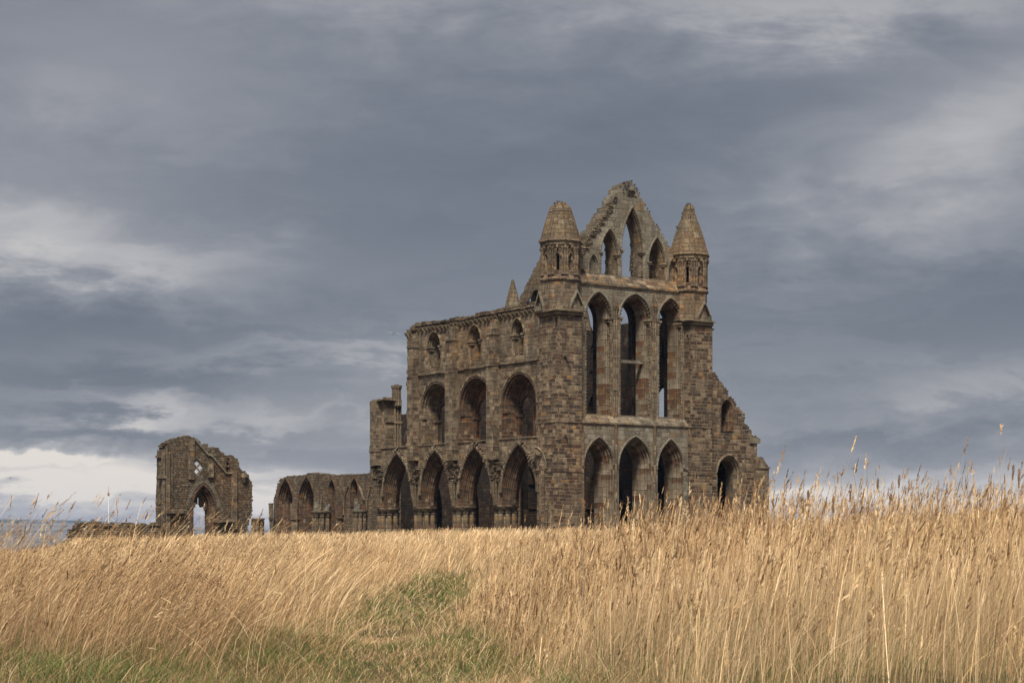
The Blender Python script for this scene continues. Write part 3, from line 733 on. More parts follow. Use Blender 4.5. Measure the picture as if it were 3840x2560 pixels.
# left broken triforium jamb and its shaft stump
mb = MB()
mb.box(x431 - .02, x431 + .12, fb + .1, fb + TH, F.P(1440, 1582, fb)[1], F.P(1440, 1575, fb)[1])
for yy in (1.05, 1.3, 1.55): mb.lathe(x431 + .05, fb + yy, [(.15, sill0), (.09, sill0 + .25), (.09, sill0 + 1.9), (.16, sill0 + 2.1), (.09, sill0 + 2.2), (.09, F.P(1480, 1515, fb)[1])], 8)
F_(mb, 'triforium_jamb', M_JAMB)
mb = MB(); zq = F.P(1486, 1494, fb + 1.2)[1]; cx_ = F.S(1487, fb + 1.2); zt = F.P(1486, 1446, fb + 1.2)[1]
for k in range(9):
    an = R(40 * k); mb.lathe(cx_ + .28 * math.cos(an), fb + 1.2 + .28 * math.sin(an), [(.13, zq - .6), (.11, zt - .35), (.18, zt - .15), (.2, zt)], 7)
mb.lathe(cx_, fb + 1.2, [(.34, zq - .7), (.34, zt - .3), (.44, zt - .2), (.47, zt), (.2, zt + .02), (.2, zt + .1)], 8)
mb.box(F.S(1424, fb) , F.S(1424, fb) + .5, fb + .3, fb + 1.6, zq - .1, zq + .12, jit=.05)
F_(mb, 'broken_shaft', M_JAMB)
# string course
mb = MB(); z = F.P(1780, 1378, fb)[1]; xs, xe2 = F.S(1541, fb), .55
x = xs
while x < xe2:
    w = random.uniform(.5, 1.0)
    mb.box(x, min(x + w + .02, xe2), fb - .12 - random.uniform(0, .05), fb + .02, z - .08 + random.uniform(-.03, .03), z + .07, jit=.015)
    x += w
mb2 = MB(); zs_ = TR[1][4] - .12
x = F.S(1395, fb)
while x < 0:
    w = random.uniform(.5, 1.1)
    mb2.box(x, x + w + .01, fb - .07, fb + .02, zs_ - .05, zs_ + .07, jit=.02)
    x += w
F_(mb, 'string_course', M_JAMB); F_(mb2, 'sill_course', M_MAIN)
# parapet corbels
proto = None
x = F.S(1530, fb); k = 0
def topz(x):
    for a, b in zip(topline, topline[1:]):
        if a[0] <= x <= b[0] and b[0] > a[0]: return min(a[1], b[1])
    return topline[0][1]
while x < -1.6:
    z = topz(x) - .42
    if proto is None:
        mb = MB(); mb.face([(-.12, -.3, .12), (.12, -.3, .12), (.12, -.26, -.04), (-.12, -.26, -.04)]); mb.face([(-.12, -.26, -.04), (.12, -.26, -.04), (.12, 0, -.22), (-.12, 0, -.22)])
        mb.face([(-.12, -.3, .12), (.12, -.3, .12), (.12, 0, .12), (-.12, 0, .12)])
        for sx in (-.12, .12): mb.face([(sx, -.3, .12), (sx, -.26, -.04), (sx, 0, -.22), (sx, 0, .12)])
        proto = F_(mb, 'corbel', M_JAMB); o = proto
    else: o = proto.copy(); col.objects.link(o); o.parent = abbey
    o.matrix_basis = abbey.matrix_basis.inverted() @ F.M @ Matrix.Translation((x, fb, z))
    x += random.uniform(.52, .62)
mb = MB()
x = F.S(1546, fb)
while x < -2.0:
    w = random.uniform(.35, .9); z = topz(x)
    mb.box(x, x + w + .02, fb - .22, fb + 1.2, z - .16, z + random.uniform(.0, .16), jit=.05)
    x += w
F_(mb, 'parapet_stones', M_RUB)
# flat pilaster buttresses between the bays
for i, (xl, xr, ycap, ytop, ybot) in enumerate([(1528, 1549, 1303, 1252, 1752), (1670, 1696.5, 1277, 1222, 1752), (1825, 1849.5, 1254, 1196, 1750)]):
    mb = MB(); f0 = .05; mid = (xl + xr) / 2
    s0, s1 = F.S(xl, f0), F.S(xr, f0); zc = F.P(mid, ycap, f0)[1]; zst = F.P(mid, 1413 if i == 0 else (1393 if i == 1 else 1368), f0)[1]
    zl = F.P(mid, ybot, f0)[1]; ztp = F.P(mid, ytop, f0)[1]
    zl2 = F.P(mid, 1705, f0)[1]
    mb.box(s0, s1, f0, fb, zst, zc); mb.box(s0 - .05, s1 + .05, f0 - .07, fb, zc - .02, zc + .1)
    mb.box(s0 + .06, s1 - .06, f0 + .28, fb, zc + .1, ztp)
    mb.box(s0 - .05, s1 + .05, f0 - .08, fb, zst - .1, zst)
    mb.box(s0 - .02, s1 + .02, f0 - .04, fb, zl + .55, zst - .1)
    mb.face([(s0, f0, zl + .55), (s1, f0, zl + .55), (s1 - .1, fb, zl), (s0 + .1, fb, zl)])
    if i == 0:
        for z in np.arange(zl2, ztp - .2, .33):
            if random.random() < .8: mb.box(s0 - random.uniform(.05, .42), s0, f0 + .1, fb + random.uniform(.2, .7), z, z + .31, jit=.02)
    F_(mb, 'pilaster_buttress', M_MAIN)
mb = MB(); f0 = .05; s0, s1 = F.S(1387, f0), F.S(1409, f0); zt0 = F.P(1398, 1505, f0)[1]; zl = F.P(1398, 1745, f0)[1]
mb.box(s0, s1, f0, fb, zl, zt0, jit=.01); mb.box(s0 - .1, s1 + .05, f0 - .06, fb, F.P(1398, 1693, f0)[1], F.P(1398, 1688, f0)[1]); mb.box(s0 + .1, s1 + .8, f0 + .1, fb + .9, zt0, zt0 + .12, jit=.05)
for z in np.arange(zl - 1.2, zl + 1.5, .3):
    mb.box(s0 - random.uniform(0, .22), s0 + .1, f0 + .1, fb, z, z + .26, jit=.04)
F_(mb, 'pilaster_buttress', M_MAIN)
# piers with capitals; vault springers and exposed rubble core above them
gaps = [(F.S(1412, fb), arcs[0][0])] + [(arcs[i][1], arcs[i + 1][0]) for i in range(3)]
for i, (ga, gb) in enumerate(gaps):
    cx_ = (ga + gb) / 2; cy_ = fb + TH / 2
    if i == 0: cx_ = arcs[0][0] - .33
    mb = MB(); mb.lathe(cx_, cy_, [(.62, GZ), (.62, zsp - .3)], 12)
    for k in range(8):
        an = R(45 * k + 22.5); rr = .72
        mb.lathe(cx_ + rr * math.cos(an), cy_ + rr * math.sin(an), [(.21, GZ), (.21, zsp - .62), (.25, zsp - .58), (.25, zsp - .52), (.20, zsp - .48), (.27, zsp - .34)], 10)
    pr = F_(mb, 'pier', M_MAIN)
    mb = MB(); mb.lathe(cx_, cy_, [(.80, zsp - .36), (.86, zsp - .30), (.88, zsp - .22), (.96, zsp - .18), (.98, zsp - .10), (1.02, zsp - .08), (1.02, zsp + .0)], 16)
    F_(mb, 'capital', M_JAMB, pr)
    mb = MB(); n = 7
    for k in range(n):
        t = k / (n - 1) * 2 - 1
        p0 = (cx_ + t * .26, fb - .02 - .18 * (1 - t * t), zsp); p1 = (cx_ + t * .48, fb - .05 - .42 * (1 - t * t), zsp + 1.75)
        mb.tube(p0, p1, .065, .10, 6)
    mb.box(cx_ - .3, cx_ + .3, fb - .1, fb + .3, zsp, zsp + 1.7)
    F_(mb, 'vault_springer', M_JAMB)
    mb = MB()
    for r_ in range(12):
        z = zsp + 1.7 + r_ * .13
        hw = .3 + .035 * r_
        x = cx_ - hw
        while x < cx_ + hw:
            w = random.uniform(.18, .4); mb.box(x, x + w, fb - random.uniform(.08, .38), fb + .1, z, z + .14, jit=.03); x += w
    F_(mb, 'rubble_core', M_RUB)
# respond at the tower with a fragment of the lost aisle arch
mb = MB(); x0 = F.S(2013, 0); x1_ = F.S(2046, 0); zt = F.P(2030, 1763, 0)[1]
mb.box(x0, -.05, .01, fb + TH, GZ, zT[1] * .55)
for q in (.0, .22): mb.lathe(x0 + .72 + q, -.05, [(.09, GZ), (.09, zt)], 8)
mb.box(x0 - .03, x1_ + .05, -.1, .1, zt, zt + .12)
F_(mb, 'respond', M_TOWER)
mb = MB(); xa_, xb2 = F.S(1940, -.02), F.S(2055, -.02)
spf = (xa_, xb2, F.P(2000, 1757, 0)[1], F.P(2000, 1672, 0)[1], F.P(2000, 1757, 0)[1])
rgs = [[(x, z) for x, z in ring(spf, ins, 3, 12)] for ins in (0, .1, .2, .35, .5)]
deps = [-.12, -.16, -.05, -.08, .0]
for r0_, r1_, d0_, d1_ in zip(rgs, rgs[1:], deps, deps[1:]):
    n = len(r0_)
    for k in range(n // 2 + 2, n - 1): mb.face([(r0_[k][0], d0_, r0_[k][1]), (r0_[k + 1][0], d0_, r0_[k + 1][1]), (r1_[k + 1][0], d1_, r1_[k + 1][1]), (r1_[k][0], d1_, r1_[k][1])])
for k in range(14):
    an = R(70 - k * 4); mb.box(F.S(1990, 0) + k * .09, F.S(1990, 0) + k * .09 + .3, -random.uniform(.05, .25), fb, spf[3] - .35 - k * .03, spf[3] - .1 - k * .03, jit=.05)
F_(mb, 'aisle_arch_fragment', M_JAMB)
# eroded toothing where the wall joins the tower
mb = MB()
for k in range(30):
    z = zsp + 3.2 + k * .33; w = random.uniform(.1, .6)
    mb.box(F.S(2024, 0) - w, F.S(2024, 0) + .4, random.uniform(.02, .12), fb + .2, z, z + .32, jit=.01)
F_(mb, 'toothing', M_TOWER)
# plinth course of the tower flank
# ---------------- north arcade wall seen through the openings, aisle vault and outer wall
NB = 13.0
def nspec(s): return s
nt = F.P(1900, 1160, fb)[1] - .3
no = rag([(-22.5, zsp), (-22.5, nt - 3.2), (-19, nt - .8), (-14, nt), (-6, nt + .2), (-.5, nt)], .5, .1) + [(-.5, zsp)]
narcs = [(a[0], a[1], a[2], a[3], a[4]) for a in arcs]
bt = []
for a in narcs: bt += ring(a, 0)
no = [p for p in no if True] + bt[::-1]
NTR = [(s[0] - .1, s[1] - .5, s[2], s[3], s[4]) for s in TR]
xa_, xb3 = F.S(2462, NB + 1.6), F.S(2506, NB)
NTR[2] = (min(xa_, xb3 - 1.6), xb3 + .2, F.P(2490, 1490, NB)[1], F.P(2480, 1440, NB)[1], F.P(2490, 1566, NB)[1])
NCW = [(s[0], s[1], s[2], s[3], s[4]) for s in CW]
mb = MB(); wall(mb, no, [ring(s, .2) for s in NTR] + [ring(s, .3) for s in NCW], NB, NB + 1.6)
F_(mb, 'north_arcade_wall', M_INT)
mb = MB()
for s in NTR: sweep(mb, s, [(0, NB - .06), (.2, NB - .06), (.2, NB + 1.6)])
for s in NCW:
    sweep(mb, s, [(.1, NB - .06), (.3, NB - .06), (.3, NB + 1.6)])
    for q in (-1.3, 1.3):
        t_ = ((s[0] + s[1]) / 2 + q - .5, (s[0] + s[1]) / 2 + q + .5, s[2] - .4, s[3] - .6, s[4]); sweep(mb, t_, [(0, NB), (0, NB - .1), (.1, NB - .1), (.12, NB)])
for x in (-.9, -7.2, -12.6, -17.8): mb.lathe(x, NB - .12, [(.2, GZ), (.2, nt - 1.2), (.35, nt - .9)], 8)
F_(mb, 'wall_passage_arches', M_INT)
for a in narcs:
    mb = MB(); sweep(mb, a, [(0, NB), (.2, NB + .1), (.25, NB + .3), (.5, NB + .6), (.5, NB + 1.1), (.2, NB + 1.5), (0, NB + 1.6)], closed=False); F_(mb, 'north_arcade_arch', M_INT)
for i, (ga, gb) in enumerate(gaps):
    cx_ = (ga + gb) / 2; cy_ = NB + .8; mb = MB(); mb.lathe(cx_, cy_, [(.62, GZ), (.62, zsp - .3), (.98, zsp - .1), (.98, zsp)], 12)
    for k in range(8):
        an = R(45 * k + 22.5); mb.lathe(cx_ + .72 * math.cos(an), cy_ + .72 * math.sin(an), [(.21, GZ), (.21, zsp - .34)], 8)
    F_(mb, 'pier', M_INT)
mb = MB(); zv = zsp + 2.2; NO = NB + 1.6 + 4.0
n = 8
pf = [(NB + 1.6 + 4.0 * k / n, zv + 1.8 * math.sin(math.pi * k / n)) for k in range(n + 1)]
for (ya, z_a), (yb_, z_b) in zip(pf, pf[1:]):
    mb.face([(-48, ya, z_a), (-2.0, ya, z_a), (-2.0, yb_, z_b), (-48, yb_, z_b)]); mb.face([(-48, ya, zv + 2.2), (-2.0, ya, zv + 2.1), (-2.0, yb_, zv + 2.1), (-48, yb_, zv + 2.2)])
for x in (-48, -2.0): mb.face([(x, y, z) for y, z in pf] + [(x, NO, zv + 2.1), (x, NB + 1.6, zv + 2.1)])
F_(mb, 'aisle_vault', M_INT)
ns = [(x - .55, x + .55, zsp + .5, zsp + 1.8, zsp - 1.6) for x in (-8.2, -13.5, -18.8)]
gx = (1812 - CX) / FPX; gy = None
tN = (gx * (D0 + (NO + .5) * F.n[1]) - X0 - (NO + .5) * F.n[0]) / (F.u[0] - gx * F.u[1])
slit = [(tN - .10, GZ + .2), (tN + .10, GZ + .2), (tN + .08, 3.3), (tN - .06, 3.35)]
xl_ = min(-50.0, tN - 3)
mb = MB(); out = [(xl_, GZ), (xl_, zv + 1), (-2.0, zv + 2.1), (-2.0, GZ)]
wall(mb, out, [slit] + [ring(q, 0) for q in ns[:0]], NO, NO + .9)
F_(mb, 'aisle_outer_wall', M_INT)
cw = rag([(-47.2, zsp - 3), (-47, 13.4), (-41, 13.2), (-40, 15.3), (-31, 15.2), (-22.6, 15.5)], .4, .06) + [(-22.6, zsp - 3)]
ca_ = [(x, x + 4.6, zsp - .3, zsp + 4.2, zsp - 3) for x in (-28.5, -34.6, -40.7)]
cb_ = [(x + .7, x + 3.6, zsp + 8.4, zsp + 10.2, zsp + 5.6) for x in (-28.5, -34.6, -40.7)]
mb = MB(); cw[0] = (-47.2, GZ); cw[-1] = (-22.6, GZ); ca_ = [(a, b, c, d, GZ) for a, b, c, d, e in ca_]
wall(mb, cw, [ring(q, 0) for q in ca_] + [ring(q, 0) for q in cb_], NB, NB + 1.5)
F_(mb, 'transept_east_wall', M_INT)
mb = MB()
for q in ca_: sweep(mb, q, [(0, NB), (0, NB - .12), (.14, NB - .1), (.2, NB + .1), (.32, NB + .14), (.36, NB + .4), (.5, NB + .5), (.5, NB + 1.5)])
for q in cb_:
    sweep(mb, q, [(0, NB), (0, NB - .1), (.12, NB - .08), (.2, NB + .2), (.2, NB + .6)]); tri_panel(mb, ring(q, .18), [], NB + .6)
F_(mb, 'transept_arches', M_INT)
# ---------------- north transept: two turrets and a gable rising behind
TD = Frame(X0, D0, ux, uy)
def far_turret(px, yap, ybase, hw, d, zfoot=GZ):
    x = (px - CX) / FPX * d; r = hw / FPX * d * 1.04; zt = CAMZ + (HY - yap) / FPX * d; z0 = CAMZ + (HY - ybase) / FPX * d
    mb = MB(); mb.lathe(x, d, [(r * .92, zfoot), (r * .92, z0 - .5), (r * 1.1, z0 - .3), (r * 1.12, z0), (r, z0 + .02), (r * .47, z0 + (zt - z0) * .62), (r * .24, z0 + (zt - z0) * .86), (r * .20, z0 + (zt - z0) * .9), (r * .20, zt - .25), (r * .12, zt)], 8, R(10), jit=.01)
    o = mb.build('transept_turret', M_ROOF, abbey); return o
far_turret(1923, 1049, 1178, 36, 166)
far_turret(2180, 1060, 1228, 36, 170)
tg = Frame((2000 - CX) / FPX * 167, 167, ux, uy)
mb = MB(); pl = tg.pts([(1969, 1146), (1976, 1120), (1990, 1090), (2003, 1065), (2030, 1010), (2056, 955), (2082, 1020), (2141, 1150)])
pin = tg.pts([(1984, 1130), (2003, 1088), (2020, 1088), (2020, 1130)])
wall(mb, rag(pl, .16, .02) + [(pl[-1][0], 17), (pl[0][0], 17)], [pin], 0, 1.2)
for a, b in zip(pin, pin[1:] + pin[:1]): mb.face([(a[0], 0, a[1]), (b[0], 0, b[1]), (b[0], 1.2, b[1]), (a[0], 1.2, a[1])])
mb.build('transept_gable', M_ROOF, abbey, tg.M)
mb = MB(); mb.box(tg.S(1969), tg.S(2141), 0, 1.2, GZ, 17); mb.build('transept_wall', M_MAIN, abbey, tg.M)

# ================================================================== low arcade wall west of the abbey
NW = Frame(X0 + 9 * F.n[0], D0 + 9 * F.n[1], F.u[0], F.u[1])
def z6(u, v): return (1000 + u / 5.6, 1750 + v / 5.6)
o0 = NW.W(NW.S(1200), 0, 1.5)
low = empty('arcade_wall', o0, 'low ruined rubble wall with deep pointed arches between the two tall ruins', 'ruined wall')
lp = [z6(*p) for p in [(150, 800), (150, 690), (170, 570), (215, 470), (250, 330), (280, 260), (390, 235), (400, 205), (560, 215), (700, 190), (830, 165), (880, 140), (940, 155), (1140, 160), (1215, 200), (1400, 192), (1700, 172), (2000, 160), (2300, 148), (2500, 140)]]
LP = NW.pts(lp); a1 = (NW.S(1042), NW.S(1105), NW.P(1075, 1905)[1], NW.P(1075, 1790)[1], GZ - .3)
a2 = (NW.S(1118), NW.S(1186), NW.P(1150, 1905)[1], NW.P(1150, 1782)[1], GZ - .3)
nw = [(NW.S(1233), NW.S(1259), NW.P(1246, 1838)[1], NW.P(1246, 1794)[1], GZ), (NW.S(1314), NW.S(1346), NW.P(1330, 1838)[1], NW.P(1330, 1789)[1], NW.P(1330, 1900)[1])]
out = [(NW.S(1026), GZ - .5)] + rag(LP, .3, .1) + [(LP[-1][0], GZ - .5)]
mb = MB(); wall(mb, out, [ring(a1, .0), ring(a2, .0)] + [ring(s, .0) for s in nw], 0, 1.6)
mb.build('wall', M_RUB, low, NW.M)
mb = MB(); edge_stones(mb, LP, -.03, 1.6, .25, .15); mb.build('coping_stones', M_RUB, low, NW.M)
for a in (a1, a2):
    mb = MB(); sweep(mb, a, [(0, 0), (0, -.12), (.12, -.12), (.14, .05), (.24, .08), (.26, .22), (.36, .25), (.38, .4), (.5, .45), (.5, .7), (.62, .8), (.62, 1.3)]); mb.build('arch', M_RUST, low, NW.M)
    mb = MB(); tri_panel(mb, ring((a[0] + .5, a[1] - .5, a[2] - .9, a[3] - 1.4, a[4]), -.15), [], 1.25) if a is a2 else None
    if mb.f: mb.build('arch_infill', M_RUST, low, NW.M)
for s in nw:
    mb = MB(); sweep(mb, s, [(0, 0), (0, -.08), (.1, -.08), (.12, .1), (.2, .15), (.22, .6)]); tri_panel(mb, ring(s, .2), [], .6); mb.build('blocked_window', M_RUST, low, NW.M)
mb = MB()
for px_ in (1022, 1104, 1112):
    x = NW.S(px_ + 4)
    for k in range(5): mb.tube((x - .2 + k * .1, -.15, GZ), (x - .34 + k * .17, -.3, NW.P(px_, 1886)[1]), .09, .1, 6)
    zq = NW.P(px_, 1942)[1]; mb.box(x - .35, x + .4, -.4, .3, zq - .12, zq + .05, jit=.02)
mb.build('vault_springer', M_JAMB, low, NW.M)
mb = MB()
for (u0, v0, u1, v1) in ((1720, 385, 1640, 640), (1640, 640, 1625, 1000), (1960, 420, 2060, 700), (2185, 400, 2120, 700), (2120, 700, 2105, 1000), (1170, 590, 1150, 800)):
    p, q = NW.P(*z6(u0, v0)), NW.P(*z6(u1, v1)); mb.tube((p[0], -.06, p[1]), (q[0], -.06, q[1]), .11, .11, 5)
mb.build('wall_rib', M_MAIN, low, NW.M)
for u in (1540, 2040):
    mb = MB(); x = NW.S(1000 + u / 5.6 + 8); zc = NW.P(*z6(u, 1080))[1]
    mb.lathe(x, -.2, [(.25, GZ), (.25, zc - .2), (.4, zc), (.4, zc + .12), (.28, zc + .15), (.26, zc + 1.2)], 8); mb.build('half_shaft', M_RUST, low, NW.M)

# stumps of the crossing piers standing clear in the grass
def pier_stump(px, ytop, hw, d, label, broken=0):
    x = (px - CX) / FPX * d; r = hw / FPX * d; zt = CAMZ + (HY - ytop) / FPX * d; zf = 1.0
    t = empty('pier_stump', (x, d, zf), label, 'pier stump', 'stumps of clustered piers')
    mb = MB(); mb.lathe(x, d, [(r * .62, zf - .3), (r * .62, zt - .3)], 12)
    for k in range(8):
        an = R(45 * k + 10); mb.lathe(x + r * .72 * math.cos(an), d + r * .72 * math.sin(an), [(r * .2, zf - .3), (r * .2, zt - .55), (r * .25, zt - .5), (r * .2, zt - .42), (r * .26, zt - .28)], 8)
    mb.build('shaft', M_MAIN, t)
    mb = MB(); mb.lathe(x, d, [(r * .78, zt - .32), (r * .86, zt - .26), (r * .88, zt - .18), (r * .98, zt - .14), (r, zt - .06), (r, zt)], 16); mb.build('capital', M_GREY, t)
    if broken:
        mb = MB(); mb.lathe(x - r * .35, d, [(r * .42, zt), (r * .45, zt + .55)], 9, jit=.05); mb.lathe(x - r * .45, d, [(r * .3, zt + .55), (r * .32, zt + 1.0)], 7, jit=.05)
        if broken > 1: mb.lathe(x + r * .55, d, [(r * .36, zt), (r * .36, zt + .4)], 8, jit=.05)
        mb.build('broken_block', M_GREY, t)
    return t
pier_stump(1206, 1914, 40, 170, 'pier stump with stacked broken blocks before the low arcade wall', 2)
pier_stump(1350, 1912, 30, 168, 'pier stump with one tall broken block beside the tall abbey', 1)
pier_stump(966, 1942, 27, 168, 'small flat topped pier stump alone between the gabled ruin and arcade wall', 0)

# ================================================================== gabled ruin on the left
WD = 172.0
WF = Frame((770 - CX) / FPX * WD, WD, ux, uy)
def z5(u, v): return (570 + u / 4.127, 1620 + v / 4.127)
gab = empty('gabled_ruin', (WF.o[0], WF.o[1], 1.2), 'broken gabled ruin with quatrefoil window above a pointed doorway', 'ruined gable')
op = [z5(*p) for p in [(70, 1560), (75, 1000), (85, 800), (90, 600), (88, 400), (95, 285), (125, 280), (125, 215), (185, 200), (240, 205), (230, 165), (290, 160), (340, 115), (425, 110), (430, 90), (520, 85), (530, 68), (610, 70), (620, 90), (695, 100), (860, 290), (880, 275), (925, 260), (935, 238), (1020, 238), (1030, 275), (1052, 285), (1060, 312), (1110, 312), (1115, 370), (1148, 372), (1150, 610), (1217, 612), (1200, 470), (1205, 405), (1215, 360), (1268, 365), (1275, 405), (1320, 405), (1330, 470), (1350, 475), (1355, 570), (1385, 575), (1400, 600), (1450, 610), (1470, 650), (1500, 680), (1505, 715), (1545, 755), (1545, 1250), (1520, 1290), (1500, 1380), (1480, 1440), (1480, 1560)]]
op = [(bx_ + 19 if bx_ < 606 else bx_, by_) for bx_, by_ in op]
OP = rag(WF.pts(op), .2, .03)
OP[0] = (OP[0][0], 0.2); OP[-1] = (OP[-1][0], 0.2)
dr = (WF.S(z5(600, 0)[0]), WF.S(z5(985, 0)[0]), WF.P(*z5(790, 1180))[1], WF.P(*z5(800, 790))[1], 0.0)
def circ(cx, cz, r, n=10, a0=0): return [(cx + r * math.cos(a0 + 2 * math.pi * k / n), cz + r * math.sin(a0 + 2 * math.pi * k / n)) for k in range(n)]
def quatre(cx, cz, r):
    pts = []
    for k in range(4):
        c = (cx + r * .55 * math.cos(R(90 * k)), cz + r * .55 * math.sin(R(90 * k)))
        for j in range(7):
            an = R(90 * k - 105 + 35 * j); pts.append((c[0] + r * .42 * math.cos(an), c[1] + r * .42 * math.sin(an)))
    return pts
rec = WF.pts([z5(*p) for p in [(655, 440), (690, 410), (740, 450), (800, 545), (795, 560), (745, 620), (700, 690), (655, 665)]])
rcx = sum(p[0] for p in rec) / len(rec); rcz = sum(p[1] for p in rec) / len(rec)
mb = MB(); wall(mb, OP, [ring(dr, 0), rec], 0, 1.3, [ring(dr, .3), [(rcx + (x - rcx) * 1.25 + (1.05 if x > rcx else .35), rcz + (z - rcz) * 1.1) for x, z in rec]])
mb.build('gable_wall', M_RUB, gab, WF.M)
mb = MB(); edge_stones(mb, WF.pts(op)[4:-1], -.03, 1.3, .2, .14); mb.build('broken_edge_stones', M_RUB, gab, WF.M)
mb = MB(); sweep(mb, dr, [(0, 0), (-.0, -.1), (.14, -.1), (.16, .1), (.28, .15), (.3, .35), (.45, .4), (.45, 1.3)]); mb.build('doorway_arch', M_RUST, gab, WF.M)
mb = MB(); rg = ring((dr[0], dr[1], dr[2], dr[3], dr[2]), -.02, 3, 14)
for p, q in zip(rg, rg[1:]):
    an = math.atan2(q[1] - p[1], q[0] - p[0]); Mx = Matrix.Translation((p[0], 0, p[1])) @ Matrix.Rotation(-an, 4, 'Y')
    mb.box(.01, math.hypot(q[0] - p[0], q[1] - p[1]) - .01, -.05, .02, .1, .42, Mx, jit=.01)
mb.build('relieving_arch', M_GREY, gab, WF.M)
# quatrefoil tracery panel set inside the recess
mb = MB()
for i in range(len(rec)):
    a, b = rec[i], rec[(i + 1) % len(rec)]; mb.face([(a[0], 0, a[1]), (b[0], 0, b[1]), (b[0], .10, b[1]), (a[0], .10, a[1])])
Q = [WF.P(*z5(u + 4, v), .1) for u, v in ((688, 487), (740, 550), (684, 607))]
qr = .225
recx = [(x + .13, z) for x, z in rec]; 
big = [(x + .0, z) for x, z in rec]; big = [(big[0][0] - .5, big[0][1] + .3)] + [(x + .5 if i > 1 else x, z) for i, (x, z) in enumerate(big)]
big = circ(sum(p[0] for p in rec) / len(rec) + .15, sum(p[1] for p in rec) / len(rec), 1.05, 12)
wall(mb, rec, [quatre(q[0], q[1], qr) for q in Q], .10, .16)
mb.build('quatrefoil_window', M_GREY, gab, WF.M)
# the wall behind the tracery is open: cut shape gives sky; head tracery of the doorway
mb = MB(); cxd = (dr[0] + dr[1]) / 2 - .25; zt = WF.P(*z5(720, 1160))[1]
za0 = WF.P(*z5(720, 900))[1]; wq = .62
outp = [(cxd - 1.05, zt + .15), (cxd - .62, za0 + .35), (cxd, za0 + 1.0), (cxd + .9, za0 + .2), (cxd + 1.2, zt + .1), (cxd + .75, zt - .3), (cxd + .65, zt + .05), (cxd + .35, zt + .0), (cxd + .2, zt + .28), (cxd - .12, zt + .28), (cxd - .25, zt), (cxd - .5, zt)]
sl2 = [(cxd - .32 + q, cxd - .17 + q, zt + .75, zt + .95, zt + .30) for q in (0, .38)]
wall(mb, outp, [ring(s, 0, 2, 4) for s in sl2], .75, .95)
mb.build('doorway_tracery', M_RUST, gab, WF.M)
mb = MB()
for (u0, u1, v0, v1, d) in ((165, 205, 290, 1500, .25), (215, 250, 215, 1500, .15), (270, 320, 300, 1200, .12), (570, 660, 110, 730, .14), (880, 955, 440, 700, .25), (1240, 1320, 600, 1500, .18)):
    a = WF.P(*z5(u0, v1), -d); b = WF.P(*z5(u1, v0), -d); mb.box(a[0], b[0], -d, .02, max(a[1], .3), b[1])
for u in (210, 230, 250):
    x = WF.S(z5(u, 0)[0]); mb.lathe(x, -.25, [(.09, .3), (.09, WF.P(*z5(u, 300))[1])], 7)
p = WF.P(*z5(150, 690)); mb.box(p[0] - .35, p[0] + .3, -.3, .4, p[1] - .15, p[1] + .15, jit=.06)
p = WF.P(*z5(340, 1210)); mb.box(p[0] - .9, p[0] + 1.0, -.45, .02, p[1] - .25, p[1] + .12)
p = WF.P(*z5(1080, 1365)); mb.box(p[0] - .9, p[0] + 1.0, -.4, .02, p[1] - .15, p[1] + .12)
mb.build('pilaster', M_MAIN, gab, WF.M)
mb = MB()
for (u0, v0, u1, v1) in ((665, 110, 860, 340), (860, 345, 910, 350), (910, 350, 1150, 632), (1150, 632, 1240, 632)):
    a, b = WF.P(*z5(u0, v0)), WF.P(*z5(u1, v1)); d = Vector((b[0] - a[0], 0, b[1] - a[1])); an = math.atan2(d.z, d.x)
    Mx = Matrix.Translation((a[0], 0, a[1])) @ Matrix.Rotation(-an, 4, 'Y'); mb.box(0, d.length, -.14, .02, -.09, .09, Mx)
p = WF.P(*z5(835, 230)); mb.box(p[0] - .15, p[0] + .2, .1, .5, p[1] - .2, p[1] + .25, jit=.06)
mb.build('roof_crease', M_GREY, gab, WF.M)
p = WF.P(*z5(1420, 680)); mb = MB(); mb.lathe(p[0], -.1, [(.1, p[1] - .6), (.35, p[1] - .1), (.3, p[1] + .25), (.08, p[1] + .3)], 7); mb.build('carved_corbel', M_GREY, gab, WF.M)

# ================================================================== rubble walls
def rubble_wall(pxpts, d, thick, name, label, ang=0, mat=M_RUB, foot=.3):
    fr = Frame((pxpts[0][0] - CX) / FPX * d, d, math.cos(ang), math.sin(ang))
    P = fr.pts(pxpts); t = empty(name, (fr.o[0], fr.o[1], foot), label, 'ruined wall')
    out = [(P[0][0], foot - .5)] + rag(P, .3, .06) + [(P[-1][0], foot - .5)]
    mb = MB(); wall(mb, out, [], 0, thick); mb.build('wall', mat, t, fr.M)
    mb = MB()
    for a, b in zip(P, P[1:]):
        L = math.hypot(b[0] - a[0], b[1] - a[1])
        for k in range(max(1, int(L / .3))):
            q = random.random(); x = a[0] + (b[0] - a[0]) * q; z = a[1] + (b[1] - a[1]) * q
            mb.box(x - random.uniform(.1, .3), x + random.uniform(.1, .3), -random.uniform(.0, .15), thick, z - .12, z + .1, jit=.05)
    mb.build('coping_stones', mat, t, fr.M); return t
rubble_wall([(246, 2045), (258, 2005), (271, 1983), (284, 1976), (290, 1967), (338, 1957), (358, 1960), (395, 1967), (450, 1964), (520, 1966), (606, 1964)], 132, 1.2, 'rubble_wall', 'low broken rubble wall left of the gabled ruin', R(12))
rubble_wall([(3596, 1975), (3597, 1950), (3606, 1931), (3640, 1930), (3642, 1941), (3714, 1951), (3723, 1940), (3727, 1914), (3777, 1913), (3778, 1940), (3797, 1944), (3850, 1946), (3990, 1950)], 95, 1.0, 'rubble_wall', 'stub of tan wall with two upright blocks behind the grass at far right', 0, foot=1.0)

